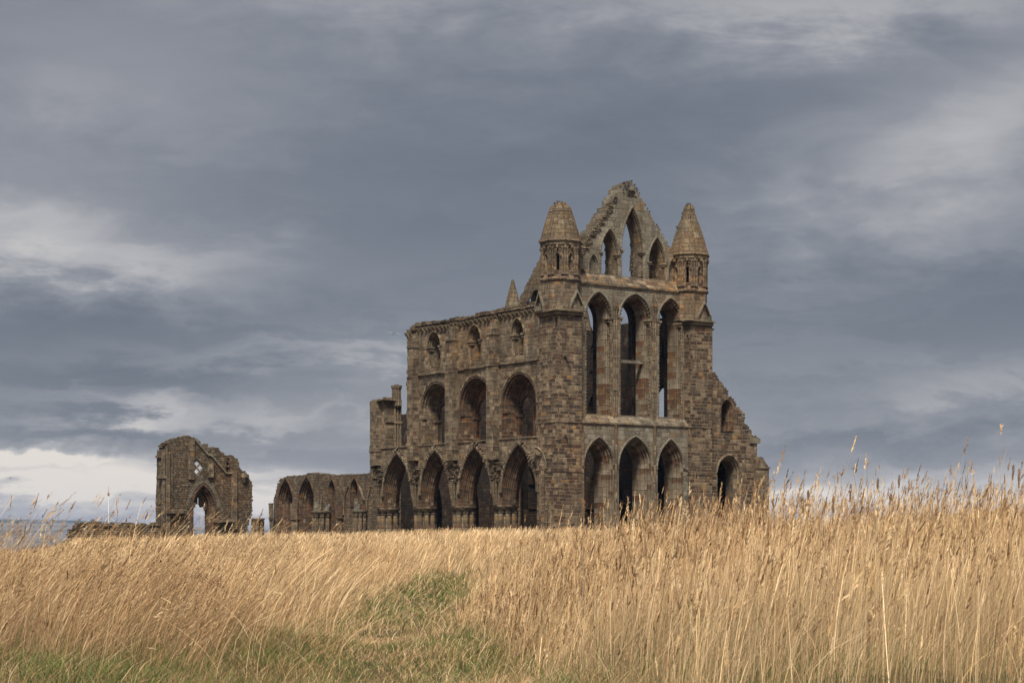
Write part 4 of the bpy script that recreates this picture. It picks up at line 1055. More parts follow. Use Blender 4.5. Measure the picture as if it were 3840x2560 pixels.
# ================================================================== mast, far trees
mm = plain('white_painted_steel', (.82, .82, .80), .5); mo = plain('orange_brown_steel', (.34, .15, .07), .6)
md = 620.0; mxx = (407 - CX) / FPX * md; zt = CAMZ + (HY - 1858) / FPX * md
mast = empty('radio_mast', (mxx, md, -8), 'slim white mast with an orange brown head beyond the rubble wall', 'mast')
mb = MB(); mb.lathe(mxx, md, [(.16, -8), (.12, zt)], 8)
mb.build('pole', mm, mast)
mb = MB(); mb.lathe(mxx, md, [(.1, zt), (.32, zt + .1), (.36, zt + .5), (.30, zt + .9), (.1, zt + 1.0)], 8); mb.build('mast_head', mo, mast)
mb = MB(); mb.lathe(mxx, md, [(.07, zt + 1), (.04, zt + 3.0)], 5); mb.build('antenna', mo, mast)
mb = MB()
zb4 = CAMZ + (HY - 1940) / FPX * md
for an in (0, 120, 240):
    mb.tube((mxx + 1.8 * math.cos(R(an)), md + 1.8 * math.sin(R(an)), zb4 - 1.2), (mxx, md, zb4 + .6), .05, .05, 4)
mb.build('stay', mm, mast)

# ================================================================== terrain
def sstep(a, b, x):
    t = np.clip((x - a) / (b - a), 0, 1); return t * t * (3 - 2 * t)
PATH = np.array([(2, 0.0), (12, -.9), (20.9, -1.45), (24, -1.72), (29, -2.0), (36, -2.05), (44, -2.1), (51, -2.1), (60, -1.7), (70, -.6), (85, 2.5)])
def path_x(y): return np.interp(y, PATH[:, 0], PATH[:, 1])
def hnoise(x, y, s, seed=0):
    x = np.asarray(x) / s; y = np.asarray(y) / s
    xi = np.floor(x); yi = np.floor(y); fx = x - xi; fy = y - yi
    fx = fx * fx * (3 - 2 * fx); fy = fy * fy * (3 - 2 * fy)
    def h(a, b): return np.modf(np.abs(np.sin(a * 127.1 + b * 311.7 + seed * 74.7) * 43758.5453))[0]
    return (h(xi, yi) * (1 - fx) + h(xi + 1, yi) * fx) * (1 - fy) + (h(xi, yi + 1) * (1 - fx) + h(xi + 1, yi + 1) * fx) * fy
def ground(x, y):
    x = np.asarray(x, dtype=float); y = np.asarray(y, dtype=float)
    r = np.hypot(x, y)
    g = 1.55 * sstep(30, 135, y)
    dp = x - path_x(np.clip(y, 2, 85))
    near = 1 - sstep(45, 90, y)
    g += (.50 * sstep(.8, 4.5, dp) + .40 * sstep(.8, 4.0, -dp)) * near * sstep(4, 16, y)
    g -= .022 * np.clip(-x - 4, 0, 40)
    g += (hnoise(x, y, 2.3) - .5) * .14 * near + (hnoise(x, y, 7, 3) - .5) * .18
    a = np.where(y > 1, x / np.maximum(y, 1), 0)
    drop = sstep(-.225, -.30, a) * sstep(75, 150, y) * (y > 1)
    g -= drop * 9
    g -= sstep(210, 620, r) * 13
    g -= sstep(600, 1400, r) * 14
    return g
rad = np.concatenate([[0.0], np.geomspace(1.5, 13000, 230)]); na = 360
TH_ = np.linspace(0, 2 * np.pi, na, endpoint=False)
# finer angular spacing is not needed: the sheet is smooth
RR, AA = np.meshgrid(rad[1:], TH_, indexing='ij')
X = RR * np.sin(AA); Y = RR * np.cos(AA); Z = ground(X, Y)
V = np.stack([X.ravel(), Y.ravel(), Z.ravel()], 1); nr = len(rad) - 1
V = np.vstack([V, [[0, 0, float(ground(0, 0))]]]); Fc = []
for i in range(nr - 1):
    for k in range(na):
        k2 = (k + 1) % na; Fc.append((i * na + k, i * na + k2, (i + 1) * na + k2, (i + 1) * na + k))
c0 = len(V) - 1
for k in range(na): Fc.append((c0, (k + 1) % na, k))
me = bpy.data.meshes.new('ground'); me.from_pydata(V.tolist(), [], Fc); me.polygons.foreach_set('use_smooth', [True] * len(me.polygons))
m, g = newmat('thatch_and_soil'); ob = g.n('ShaderNodeTexCoord').outputs['Object']
c = g.mix(g.ss(g.noise(ob, 2.0, 5, .7), .38, .62), (.050, .052, .020), (.13, .090, .045)); c = g.mix(g.ss(g.noise(ob, 11, 4, .7), .45, .7), c, (.07, .048, .03))
finish(g, c, 1.0, g.noise(ob, 14, 4, .7), .8, .05, spec=.05); me.materials.append(m)
o = bpy.data.objects.new('ground', me); col.objects.link(o); tag(o, kind='structure')
# trodden path strip
m, g = newmat('trodden_path_soil'); ob = g.n('ShaderNodeTexCoord').outputs['Object']
c = g.mix(g.ss(g.noise(ob, 3.0, 5, .7), .4, .62), (.30, .20, .12), (.17, .115, .07)); c = g.mix(g.ss(g.noise(ob, 1.1, 4, .7), .5, .62), c, (.085, .11, .03))
finish(g, c, 1.0, g.noise(ob, 22, 4, .7), .7, .03, spec=.05)
ys = np.linspace(3, 21.2, 60); ts = np.linspace(-1, 1, 9)
V = []; Fc = []
for i, y in enumerate(ys):
    for j, t_ in enumerate(ts):
        w = .42 + .12 * math.sin(y * 1.3) + .2 * (hnoise(y, j, 1.7) - .5)
        x = float(path_x(y)) + t_ * w; V.append((x, y, float(ground(x, y)) + .012 - .02 * abs(t_) ** 3))
for i in range(len(ys) - 1):
    for j in range(8): a = i * 9 + j; Fc.append((a, a + 1, a + 10, a + 9))
me = bpy.data.meshes.new('path'); me.from_pydata(V, [], Fc); me.materials.append(m); me.polygons.foreach_set('use_smooth', [True] * len(me.polygons))
o = bpy.data.objects.new('path', me); col.objects.link(o); tag(o, kind='structure')

# distant hills on the left
hx = [-3600, -1200, 0, 180, 420, 700, 1000, 1600, 2600, 4400, 7500]; hy_ = [1930, 1935, 1946, 1947, 1955, 1974, 1983, 1994, 2002, 2008, 2014]
hd = 9000.0; V = []; Fc = []; nc = 220; rows = 26
for i in range(rows):
    t_ = i / (rows - 1); dd = 4600 + (hd - 4600) * t_
    for k in range(nc):
        px = -3600 + 11100 * k / (nc - 1); zt = CAMZ + (HY - np.interp(px, hx, hy_)) / FPX * hd
        zf = -44.0; s_ = t_ ** 1.25
        z = zf + (zt - zf) * s_ + 5.0 * (hnoise(px, t_ * 900, 240, 5) - .5) * min(1, t_ * 3) * (1 - t_ ** 6)
        V.append(((px - CX) / FPX * dd, dd, z))
for k in range(nc): V.append((V[(rows - 1) * nc + k][0] * 1.2, hd + 1500, -70))
for i in range(rows):
    for k in range(nc - 1): a = i * nc + k; Fc.append((a, a + 1, a + nc + 1, a + nc))
me = bpy.data.meshes.new('hills'); me.from_pydata(V, [], Fc); me.polygons.foreach_set('use_smooth', [True] * len(me.polygons))
m, g = newmat('hill_fields'); ob = g.n('ShaderNodeTexCoord').outputs['Object']
vo = g.n('ShaderNodeTexVoronoi', feature='F1'); g.l(g.vm('MULTIPLY', ob, (.0016, .0007, .0)), vo.inputs['Vector']); vo.inputs['Scale'].default_value = 1.0
ve = g.n('ShaderNodeTexVoronoi', feature='DISTANCE_TO_EDGE'); g.l(g.vm('MULTIPLY', ob, (.0016, .0007, .0)), ve.inputs['Vector']); ve.inputs['Scale'].default_value = 1.0
fc = g.ramp(g.sep(vo.outputs['Color'])[0], [(0, (.060, .070, .032)), (.3, (.120, .100, .056)), (.55, (.048, .060, .028)), (.75, (.090, .080, .046)), (.9, (.145, .120, .070))], 'CONSTANT')
fc = g.mix(g.m('SUBTRACT', 1.0, g.ss(ve.outputs['Distance'], .02, .05)), fc, (.025, .035, .018))
fc = g.mix(g.ss(g.noise(ob, .0024, 4, .6), .55, .62), fc, (.03, .04, .02))
finish(g, fc, 1.0, spec=.05); me.materials.append(m)
o = bpy.data.objects.new('hills', me); col.objects.link(o); tag(o, kind='structure')
# field trees on the skyline
leafm = plain('dark_tree_foliage', (.05, .07, .03), .9, .5, .4); barkm = plain('bark', (.06, .045, .03))
def far_tree(px, py, w, h, label):
    d = hd - 6; x = (px - CX) / FPX * d; z = CAMZ + (HY - py) / FPX * d; sc = d / FPX
    t = empty('hill_tree', (x, d, z), label, 'tree', 'trees on the far hill skyline')
    mb = MB(); mb.lathe(x, d, [(.5, z - 3), (.3, z + h * sc * .6)], 6); mb.build('trunk', barkm, t)
    mb = MB(); rnd = random.Random(int(px))
    for k in range(260):
        th = rnd.uniform(0, 6.283); u = rnd.uniform(-1, 1); rr = rnd.uniform(.4, 1) ** .5; q = math.sqrt(max(0, 1 - u * u))
        cx, cy, cz = x + rr * q * math.cos(th) * w * sc * .5, d + rr * q * math.sin(th) * w * sc * .5, z + h * sc * (.55 + .45 * rr * u)
        s_ = rnd.uniform(1.2, 2.6); a = Vector((rnd.uniform(-1, 1), rnd.uniform(-1, 1), rnd.uniform(-1, 1))).normalized(); b = a.orthogonal().normalized()
        mb.face([(cx + a.x * s_, cy + a.y * s_, cz + a.z * s_), (cx + b.x * s_, cy + b.y * s_, cz + b.z * s_), (cx - a.x * s_, cy - a.y * s_, cz - a.z * s_), (cx - b.x * s_, cy - b.y * s_, cz - b.z * s_)])
    mb.build('crown', leafm, t)
far_tree(297, 1952, 11, 7, 'round dark tree on the far hill skyline, left of the two')
far_tree(347, 1955, 15, 9, 'broad dark tree on the far hill skyline above the rubble wall')


# ================================================================== grass
rng = np.random.default_rng(11)
def strip_mesh(name, P, Wd, side, tint, mat, label=None):
    """P: (n,k,3) spine points, Wd: (n,k) half widths, side: (n,3); one ribbon per spine"""
    n, k, _ = P.shape
    A = P - side[:, None, :] * Wd[:, :, None]; B = P + side[:, None, :] * Wd[:, :, None]
    V = np.stack([A, B], 2).reshape(n * k * 2, 3).astype(np.float32)
    base = (np.arange(n) * k * 2)[:, None] + (np.arange(k - 1) * 2)[None, :]
    Q = np.stack([base, base + 1, base + 3, base + 2], -1).reshape(-1, 4)
    return V, Q, np.repeat(tint, k * 2, axis=0)
def emit(name, chunks, mat, label):
    V = []; Q = []; T = []; off = 0
    for v, q, t in chunks: V.append(v); Q.append(q + off); T.append(t); off += len(v)
    V = np.concatenate(V); Q = np.concatenate(Q).astype(np.int32); T = np.concatenate(T)
    me = bpy.data.meshes.new(name)
    me.vertices.add(len(V)); me.vertices.foreach_set('co', V.ravel())
    me.loops.add(Q.size); me.loops.foreach_set('vertex_index', Q.ravel())
    me.polygons.add(len(Q)); me.polygons.foreach_set('loop_start', np.arange(0, Q.size, 4, dtype=np.int32)); me.polygons.foreach_set('loop_total', np.full(len(Q), 4, dtype=np.int32))
    at = me.color_attributes.new('tint', 'FLOAT_COLOR', 'POINT'); C4 = np.ones((len(V), 4), dtype=np.float32); C4[:, :3] = T; at.data.foreach_set('color', C4.ravel())
    me.update(); me.materials.append(mat)
    o = bpy.data.objects.new(name, me); col.objects.link(o); return tag(o, label, 'grass', kind='stuff')
def leafmat(name, trans=.35, rough=.7):
    m, g = newmat(name); a = g.n('ShaderNodeAttribute', attribute_name='tint').outputs['Color']
    d = g.n('ShaderNodeBsdfDiffuse'); g.l(a, d.inputs[0]); t_ = g.n('ShaderNodeBsdfTranslucent'); g.l(a, t_.inputs[0])
    x = g.n('ShaderNodeMixShader'); x.inputs[0].default_value = trans; g.l(d.outputs[0], x.inputs[1]); g.l(t_.outputs[0], x.inputs[2])
    o = g.n('ShaderNodeOutputMaterial'); g.l(x.outputs[0], o.inputs[0]); return m
MG = leafmat('dry_grass_blades', .22)
def in_view(n, d0, d1, ext=1.22):
    r = np.sqrt(rng.uniform(d0 * d0, d1 * d1, n)); a = rng.uniform(-1, 1, n) * (.263 * 1.06 + (ext - 1) * 11 / r); return a * r, r
def path_mask(x, y):
    hw = np.interp(y, [10, 21, 28, 40, 52, 62], [.6, .66, .70, .66, .46, .25]) + .1 * np.sin(y * .9) + .12 * (hnoise(x * 0 + y, y, 1.9, 2) - .5)
    d = np.abs(x - path_x(np.clip(y, 2, 85))) / hw
    return np.where(y < 62, d, 9)
STRAW = np.array([[.69, .475, .24], [.78, .57, .335], [.60, .395, .19], [.46, .295, .155], [.72, .53, .31]])
BROWN = np.array([[.30, .185, .10], [.24, .14, .075], [.36, .22, .11]])
GREEN = np.array([[.075, .115, .030], [.110, .140, .040], [.055, .090, .028], [.19, .19, .065]])
def pick(pal, n): c = pal[rng.integers(0, len(pal), n)]; return c * rng.uniform(.82, 1.18, (n, 1))
def height_at(x, y):
    """standing height of the sward"""
    dp = x - path_x(np.clip(y, 2, 85)); near = 1 - sstep(48, 85, y)
    h = .62 + .26 * (hnoise(x, y, 2.6, 8) - .5) + .24 * (hnoise(x, y, 9, 4) - .5) + .12 * (hnoise(x, y, .8, 9) - .5)
    h = h + near * (.42 * sstep(.6, 3.2, dp) + .20 * sstep(.9, 3.5, -dp))
    fe = np.interp(x, [-6, -3.5, -2, -.6, .4, 1.3, 6], [18.6, 19.6, 22.5, 23.5, 20.5, 15.0, 12.5]) + 2.4 * (hnoise(x, y, .8, 71) - .5) + 1.6 * (hnoise(x, y, 2.1, 72) - .5)
    h = h * (.20 + .80 * sstep(-1.2, 1.6, y - fe))
    pm_ = path_mask(x, y); h = h + .13 * sstep(3.2, 6.5, x) * (y < 45) + .14 * (hnoise(x, y, 1.4, 79) - .4) * (y < 40)
    e = sstep(1.0, 2.2, pm_) * .45 + sstep(1.8, 4.2, pm_) * .55; return h * (.24 + .76 * e)
def blades(n, d0, d1, wpx, hs, kind, k=4, lean=.30, ext=1.22):
    x, y = in_view(n, d0, d1, ext); pm = path_mask(x, y); H = height_at(x, y)
    if kind in ('stem', 'head'): keep = (pm > 1.8) & ((H > .42) | (y > 30)) & (rng.uniform(0, 1, n) < .35 + .65 * hnoise(x, y, 1.7, 21))
    elif kind == 'leaf': keep = pm > .95
    elif kind == 'tall': keep = (x - path_x(np.clip(y, 2, 85)) > 1.6) | (x < -3.0); H = np.where(x < -3.0, np.maximum(H, .92), np.maximum(H, .9))
    elif kind == 'tall_left': keep = (x < -2.6) & (rng.uniform(0, 1, n) < .35 + .65 * (hnoise(x, y, 1.1, 77) > .55)); H = np.maximum(H, 1.06)
    elif kind == 'bent': keep = (x < -2.0) | ((x > .2) & (rng.uniform(0, 1, n) < .15)); H = np.maximum(H, .7)
    x, y, H = x[keep], y[keep], H[keep]; n = len(x); z = ground(x, y) - .02
    h = H * rng.uniform(hs[0], hs[1], n)
    cs = .07 * np.maximum(1, y / 26); ch = hnoise(np.floor(x / cs) * 1.0, np.floor(y / cs / 2.5) * 1.0, .317, 91)
    ch2 = hnoise(np.floor(x / cs) * 1.0, np.floor(y / cs / 2.5) * 1.0, .317, 92)
    if kind == 'leaf': h = h * (.72 + .42 * ch2)
    gx = .6 * (hnoise(x, y, 4.5, 31) - .5); gx2 = hnoise(x, y, 1.2, 33) - .5
    le = lean * (1 + .8 * gx + .8 * gx2) * rng.uniform(.5, 1.5, n) + rng.normal(0, .13 if kind != 'leaf' else .30, n) + (ch - .5) * (.25 if kind != 'leaf' else .55)
    le = le + (hnoise(x, y, .6, 34) - .5) * (.42 if kind == 'leaf' else .26); ly = rng.normal(.0, .18, n) + .2 * gx2
    if kind != 'leaf': le = le * (1 - .62 * sstep(.5, 4, x - path_x(np.clip(y, 2, 85))) * (y < 70)) + .14 * (x < -2.5) * (y < 60)
    if kind == 'bent': le = rng.choice([-1.1, 1.25], n, p=[.35, .65]) * rng.uniform(.6, 1.2, n); ly = rng.normal(0, .5, n)
    t = np.linspace(0, 1, k)[None, :]
    bend = t ** 1.9
    sx = h[:, None] * (le[:, None] * bend + rng.normal(0, .05, (n, 1)) * t); sy = h[:, None] * ly[:, None] * bend
    zz = h[:, None] * (t - .22 * (np.abs(le[:, None]) ** 1.5) * bend)
    P = np.stack([x[:, None] + sx, y[:, None] + sy, z[:, None] + zz], -1)
    w = np.maximum(y * wpx / 1947, .0016) * rng.choice([.5, .8, 1.15, 2.3], n, p=[.32, .34, .22, .12])
    prof = np.interp(np.linspace(0, 1, k), [0, .5, .85, 1], [1, .85, .55, .15] if kind == 'leaf' else [1.0, .85, .62, .35])
    an = rng.uniform(-1.1, 1.1, n); side = np.stack([np.cos(an), np.sin(an), np.zeros(n)], -1)
    return P, w[:, None] * prof[None, :] * .5, side, x, y, h, le, ch2
chunks = []; green_chunks = []
def tint_for(x, y, n, g0):
    """straw with drifts of browner, paler and greener grass"""
    c = pick(STRAW, n); a = hnoise(x, y, 2.2, 41); b = hnoise(x, y, 6.5, 42)
    br = rng.uniform(0, 1, n) < .10 + .34 * sstep(.45, .85, a) + .38 * (1 - sstep(23, 32, y)) * (x < -1.2); c[br] = pick(BROWN, n)[br] * 1.25
    c = c * (.80 + .34 * hnoise(x, y, .55, 46))[:, None] * (.80 + .34 * hnoise(x, y, 2.7, 47))[:, None]; pl_ = rng.uniform(0, 1, n) < .35 * sstep(.45, .9, b); c[pl_] = pick(STRAW[[1, 4]], n)[pl_] * 1.08
    gr_ = rng.uniform(0, 1, n) < g0 * (.15 + .85 * sstep(.42, .75, hnoise(x, y, 1.5, 43))); c[gr_] = pick(GREEN, n)[gr_]
    return c
def head_chunks(P, h, le, x, y, far):
    """panicles: small spikelets along the top of each stem"""
    n = len(x); out = []; m = 2 if far else 12
    tip = P[:, -1]; sub = P[:, -2]; d = (tip - sub); d /= np.linalg.norm(d, axis=1)[:, None]
    Lh = rng.uniform(.09, .20, n); style = rng.uniform(0, 1, n)
    col_ = np.where((rng.uniform(0, 1, n) < .45)[:, None], pick(BROWN, n) * 1.05, pick(STRAW, n) * .85)
    for j in range(m):
        f = (j + rng.uniform(0, .8, n)) / m
        p0 = tip - d * (Lh * (1 - f) if not far else Lh * .5 * j)[:, None]
        spread = np.where(style < .45, .25, .9)
        dirv = d + np.stack([rng.uniform(-.3, 1.0, n), rng.normal(0, .4, n), rng.uniform(-.5, .5, n)], -1) * spread[:, None]
        dirv /= np.linalg.norm(dirv, axis=1)[:, None]
        l = (rng.uniform(.014, .034, n) * (1.0 + .7 * (1 - f))) if not far else Lh * .55
        w = l * .17 if not far else y * .42 / 1947 * rng.uniform(.5, 1, n)
        k = 3; t = np.linspace(0, 1, k)[None, :, None]
        Q = p0[:, None, :] + dirv[:, None, :] * t * l[:, None, None]
        an = rng.uniform(-.9, .9, n); side = np.stack([np.cos(an), np.sin(an), .3 * np.ones(n)], -1)
        W_ = np.stack([w * .25, w, w * .15], 1)
        out.append(strip_mesh('', Q, W_, side, col_ * rng.uniform(.8, 1.15, (n, 1)), None))
    return out
#      n, d0, d1, width px, height range, kind, segments, lean, greens
for (n, d0, d1, wpx, hs, kind, k, lean, g0) in [
        (42000, 11, 21, .34, (.35, .95), 'leaf', 5, .35, .30), (72000, 21, 34, .36, (.35, .92), 'leaf', 5, .38, .18), (80000, 34, 58, .42, (.4, 1.0), 'leaf', 4, .36, .08), (80000, 58, 92, .55, (.6, 1.1), 'leaf', 3, .34, .02), (60000, 92, 137, .7, (.7, 1.15), 'leaf', 3, .32, .0),
        (27000, 11, 21, .30, (.7, 1.25), 'stem', 5, .22, 0), (94000, 21, 34, .31, (.70, 1.22), 'stem', 5, .22, 0), (80000, 34, 58, .38, (.8, 1.2), 'stem', 4, .25, 0), (30000, 58, 100, .5, (1.0, 1.28), 'stem', 3, .26, 0), (12000, 100, 138, .5, (1.0, 1.3), 'stem', 3, .24, 0),
        (13500, 19, 36, .28, (1.02, 1.50), 'head', 6, .26, 0), (700, 9.5, 20, .24, (1.35, 1.75), 'tall', 7, .40, 0), (2600, 18, 30, .26, (1.25, 1.72), 'tall_left', 6, .36, 0), (1500, 18, 27, .27, (1.0, 1.6), 'bent', 7, .0, 0), (1900, 20, 40, .26, (1.25, 1.72), 'tall', 6, .26, 0)]:
    P, Wd, side, x, y, h, le, ch2 = blades(n, d0, d1, wpx, hs, kind, k, lean)
    c = tint_for(x, y, len(x), g0) * (1.0 + .30 * (Wd[:, 0] > .75 * y * wpx / 1947))[:, None] * (np.interp(y, [20, 40, 75], [.66, .80, 1.0])[:, None] if kind == 'leaf' else 1.0) * np.where(rng.uniform(0, 1, len(x)) < .8, .60 + .62 * ch2, 1.0)[:, None]
    if d0 < 30 and kind == 'leaf':
        dpx = x - path_x(np.clip(y, 2, 85)); gz = (((dpx > .8) & (dpx < 2.6)) | ((dpx < -.7) & (dpx > -2.3))) & (y < 31) & (rng.uniform(0, 1, len(x)) < .42 * sstep(.3, .6, hnoise(x, y, .9, 81))); c[gz] = pick(GREEN, len(x))[gz]
        lowg = (rng.uniform(0, 1, len(x)) < .62 * sstep(.50, .22, h)); c[lowg] = pick(GREEN, len(x))[lowg]
    chunks.append(strip_mesh('', P, Wd, side, c, None))
    if kind != 'leaf':
        q = rng.uniform(0, 1, len(x)) < {'stem': .13 + .16 * (np.random.default_rng(3).uniform() > 2) + .14 * (d0 < 40), 'head': .95, 'tall': .8, 'tall_left': .75, 'bent': .25}[kind]; chunks += head_chunks(P[q], h[q], le[q], x[q], y[q], d0 > 33)
emit('dry_grass', chunks, MG, 'tall straw coloured dry grass with seed heads bending in the wind')
# short green and trodden grass on the path and at the feet of the tall grass
def low(n, d0, d1, lo, hi, gfun, wpx=.55, flat=.6):
    x, y = in_view(n, d0, d1, 1.15); pm = path_mask(x, y)
    keep = rng.uniform(0, 1, n) < np.where(pm < .35, np.where(y < 24, .6, 1.0), np.where((pm < 3.0) | (y < 24.5), 1.0, .2)); x, y, pm = x[keep], y[keep], pm[keep]; n = len(x)
    z = ground(x, y) - .01; h = rng.uniform(lo, hi, n) * (.45 + .55 * np.clip(pm, 0, 1.5)) * (.6 + .8 * hnoise(x, y, .9, 51))
    k = 4; t = np.linspace(0, 1, k)[None, :]
    le = rng.normal(.25, flat, n); ly = rng.normal(0, flat, n)
    P = np.stack([x[:, None] + h[:, None] * le[:, None] * t ** 1.6, y[:, None] + h[:, None] * ly[:, None] * t ** 1.6, z[:, None] + h[:, None] * (t - .3 * t ** 3)], -1)
    w = np.maximum(y * wpx / 1947, .002) * rng.uniform(.6, 1.3, n); an = rng.uniform(-1.2, 1.2, n)
    side = np.stack([np.cos(an), np.sin(an), np.zeros(n)], -1)
    pg = gfun(x, y, pm); isg = rng.uniform(0, 1, n) < pg; lf = sstep(-1.2, -2.4, x) * (y < 27); isg = isg | (rng.uniform(0, 1, n) < .30 * lf); c = np.where(isg[:, None], pick(GREEN, n) * 1.05, np.where((rng.uniform(0, 1, n) < .45 * lf + .12)[:, None], pick(BROWN, n), pick(STRAW, n) * rng.uniform(.5, .95, (n, 1))))
    return strip_mesh('', P, w[:, None] * np.array([1, .9, .6, .1])[None, :] * .5, side, c, None)
def gf(x, y, pm):
    a = .6 * sstep(.40, .70, hnoise(x, y, 1.3, 61)) + .4 * sstep(.4, .7, hnoise(x, y, .5, 62)); b = sstep(30, 48, y) * (1 - sstep(58, 66, y))
    return np.clip(.10 + .60 * a + .34 * b - .12 * (pm < .3), 0, .9)
lowc = [low(165000, 15, 30, .05, .26, gf), low(90000, 30, 62, .07, .30, gf), low(40000, 15, 62, .2, .45, lambda x, y, p: gf(x, y, p) * .7, .6, .45)]
emit('green_grass', lowc, MG, 'short green and trodden grass along the winding path')


# ================================================================== dry weeds standing above the grass
m_dock = plain('dry_brown_seed_heads', (.24, .14, .075), .9, 30, .4); m_umb = plain('grey_dry_stalk', (.34, .26, .19), .9, 30, .3)
def at(px, py, d): return Vector(((px - CX) / FPX * d, d, CAMZ + (HY - py) / FPX * d))
def umbellifer(px, py, d, lean, nb, label):
    rnd = random.Random(int(px * 7)); top = at(px, py, d); g0 = float(ground(top.x - lean, d)); base = Vector((top.x - lean, d, g0))
    t = empty('dried_umbellifer', base, label, 'dry plant', 'dry umbellifers above the grass')
    mb = MB(); H = top.z - g0; fork = base.lerp(top, .72)
    mb.tube(base, fork, .006, .004, 5); ends = []
    for k in range(nb):
        a = 6.283 * k / nb + rnd.uniform(-.4, .4); e = top + Vector((math.cos(a) * rnd.uniform(.06, .16), math.sin(a) * .12, -rnd.uniform(0, .14))) if k else top
        p = fork.lerp(base, .08 * k); mid = p.lerp(e, .5) + Vector(((e.x - p.x) * .25, 0, -.01)); mb.tube(p, mid, .0035, .003, 4); mb.tube(mid, e, .003, .0025, 4); ends.append(e)
    mb.build('stalk', m_umb, t)
    for e in ends:
        mb = MB()
        for k in range(9):
            a = 6.283 * k / 9; q = e + Vector((math.cos(a) * .028 * rnd.uniform(.3, 1.2), math.sin(a) * .028, .028 + rnd.uniform(-.014, .010))); mb.tube(e, q, .0018, .0015, 3); mb.lathe(q.x, q.y, [(.002, q.z - .002), (.005, q.z + .003), (.003, q.z + .007)], 5)
        mb.build('umbel', m_umb, t)
umbellifer(2903, 1808, 24, .03, 3, 'dry forked umbel plant just right of the tall abbey')
umbellifer(3154, 1782, 23, -.02, 2, 'dry umbel plant with one wide flat head, second from the abbey on the right')
umbellifer(3252, 1742, 22, -.06, 2, 'tallest dark dry umbel stalk right of the abbey, nodding left at its tip')
umbellifer(3530, 1842, 24, .04, 3, 'dry umbel plant with round dark heads left of the two stone blocks')
umbellifer(748, 1938, 60, .02, 4, 'faint dry umbel plant standing inside the doorway of the gabled ruin')
def dock(px, py, d, lean, Lh, label):
    rnd = random.Random(int(px * 3)); top = at(px, py, d); x0 = top.x - lean; g0 = float(ground(x0, d)); base = Vector((x0, d, g0))
    t = empty('dried_dock', base, label, 'dry plant', 'dark dock seed spikes in the grass')
    mb = MB(); mb.tube(base, top, .005, .002, 5); mb.build('stalk', m_umb, t)
    mb = MB(); dv = (top - base).normalized()
    for k in range(70):
        f = rnd.random(); p = top - dv * Lh * f; a = rnd.uniform(0, 6.283); r = .004 + .008 * math.sin(math.pi * min(1, f + .15)); q = p + Vector((math.cos(a) * r, math.sin(a) * r, rnd.uniform(.0, .012)))
        mb.lathe(q.x, q.y, [(.001, q.z - .008), (.006, q.z), (.001, q.z + .009)], 5, cap=False)
    mb.build('seed_spike', m_dock, t)
for (px, py, d, ln, Lh, lb) in [(3031, 1838, 22, .03, .17, 'dark dock spike nearest the abbey, leaning left'), (3125, 1860, 21, .0, .17, 'short dark upright dock spike between two umbel plants'), (3190, 1815, 22, .05, .2, 'dark dock spike leaning right beside the tallest umbel stalk'),
        (3292, 1795, 23, .03, .16, 'brown dock spike just right of the tallest umbel stalk'), (3372, 1785, 23, .06, .14, 'brown dock spike midway between the abbey and the right edge'), (3800, 1745, 22, .10, .16, 'dark dock spike leaning right near the right edge, left of a pair'), (3822, 1760, 22, .05, .2, 'dark dock spike closest to the right edge'),
        (3258, 2305, 16, .0, .12, 'dark brown dock spike low in the right foreground grass'), (3530, 2310, 15.5, .05, .12, 'thick dark dock spike low at far right foreground, leaning right'), (2190, 1880, 20, .03, .16, 'tan seed spike before the first lower lancet of the abbey')]:
    dock(px, py, d, ln, Lh, lb)


# ================================================================== birds
m_bird = plain('black_plumage', (.018, .017, .020), .6, 20, .3); m_pig = plain('blue_grey_plumage', (.16, .17, .20), .7, 12, .4); m_gull = plain('gull_plumage', (.35, .35, .36), .7, 6, .5)
def bird_mesh(L, tilt=58):
    """perched bird: one continuous body from tail to beak along a bent spine"""
    prof = [(-.62, .035, -.06), (-.45, .05, -.04), (-.30, .10, -.01), (-.12, .19, 0), (.06, .215, .0), (.20, .17, .02), (.28, .115, .05), (.34, .12, .09), (.41, .115, .12), (.47, .07, .13), (.52, .025, .125), (.60, .006, .115)]
    mb = MB(); rgs = []; c, s_ = math.cos(R(tilt)), math.sin(R(tilt))
    for (x, r, o) in prof:
        q = []
        for k in range(8):
            a = 6.2832 * k / 8; yy = r * math.cos(a) * (1.4 if x < -.4 else 1); nn = r * math.sin(a) * (.35 if x < -.4 else 1) + o * -.0
            xx = x; zz = nn
            if x > .2: xx = x - (x - .2) * .45; zz = nn + (x - .2) * -.75
            q.append((L * (xx * c - zz * -s_ * -1), L * yy, L * (xx * s_ + zz * c)))
        rgs.append(q)
    for a, b in zip(rgs, rgs[1:]):
        for k in range(8): mb.face([a[k], a[(k + 1) % 8], b[(k + 1) % 8], b[k]])
    mb.face(rgs[0]); mb.face(rgs[-1])
    zmin = min(v[2] for v in mb.v)
    lift = -zmin * .55
    for sx in (-.06, .06): mb.tube((0, L * sx, -lift - .01), (0, L * sx, -L * .12), .004, .006, 4)
    mb.v = [(x, y, z + lift) for x, y, z in mb.v]
    return mb
_bp = {}
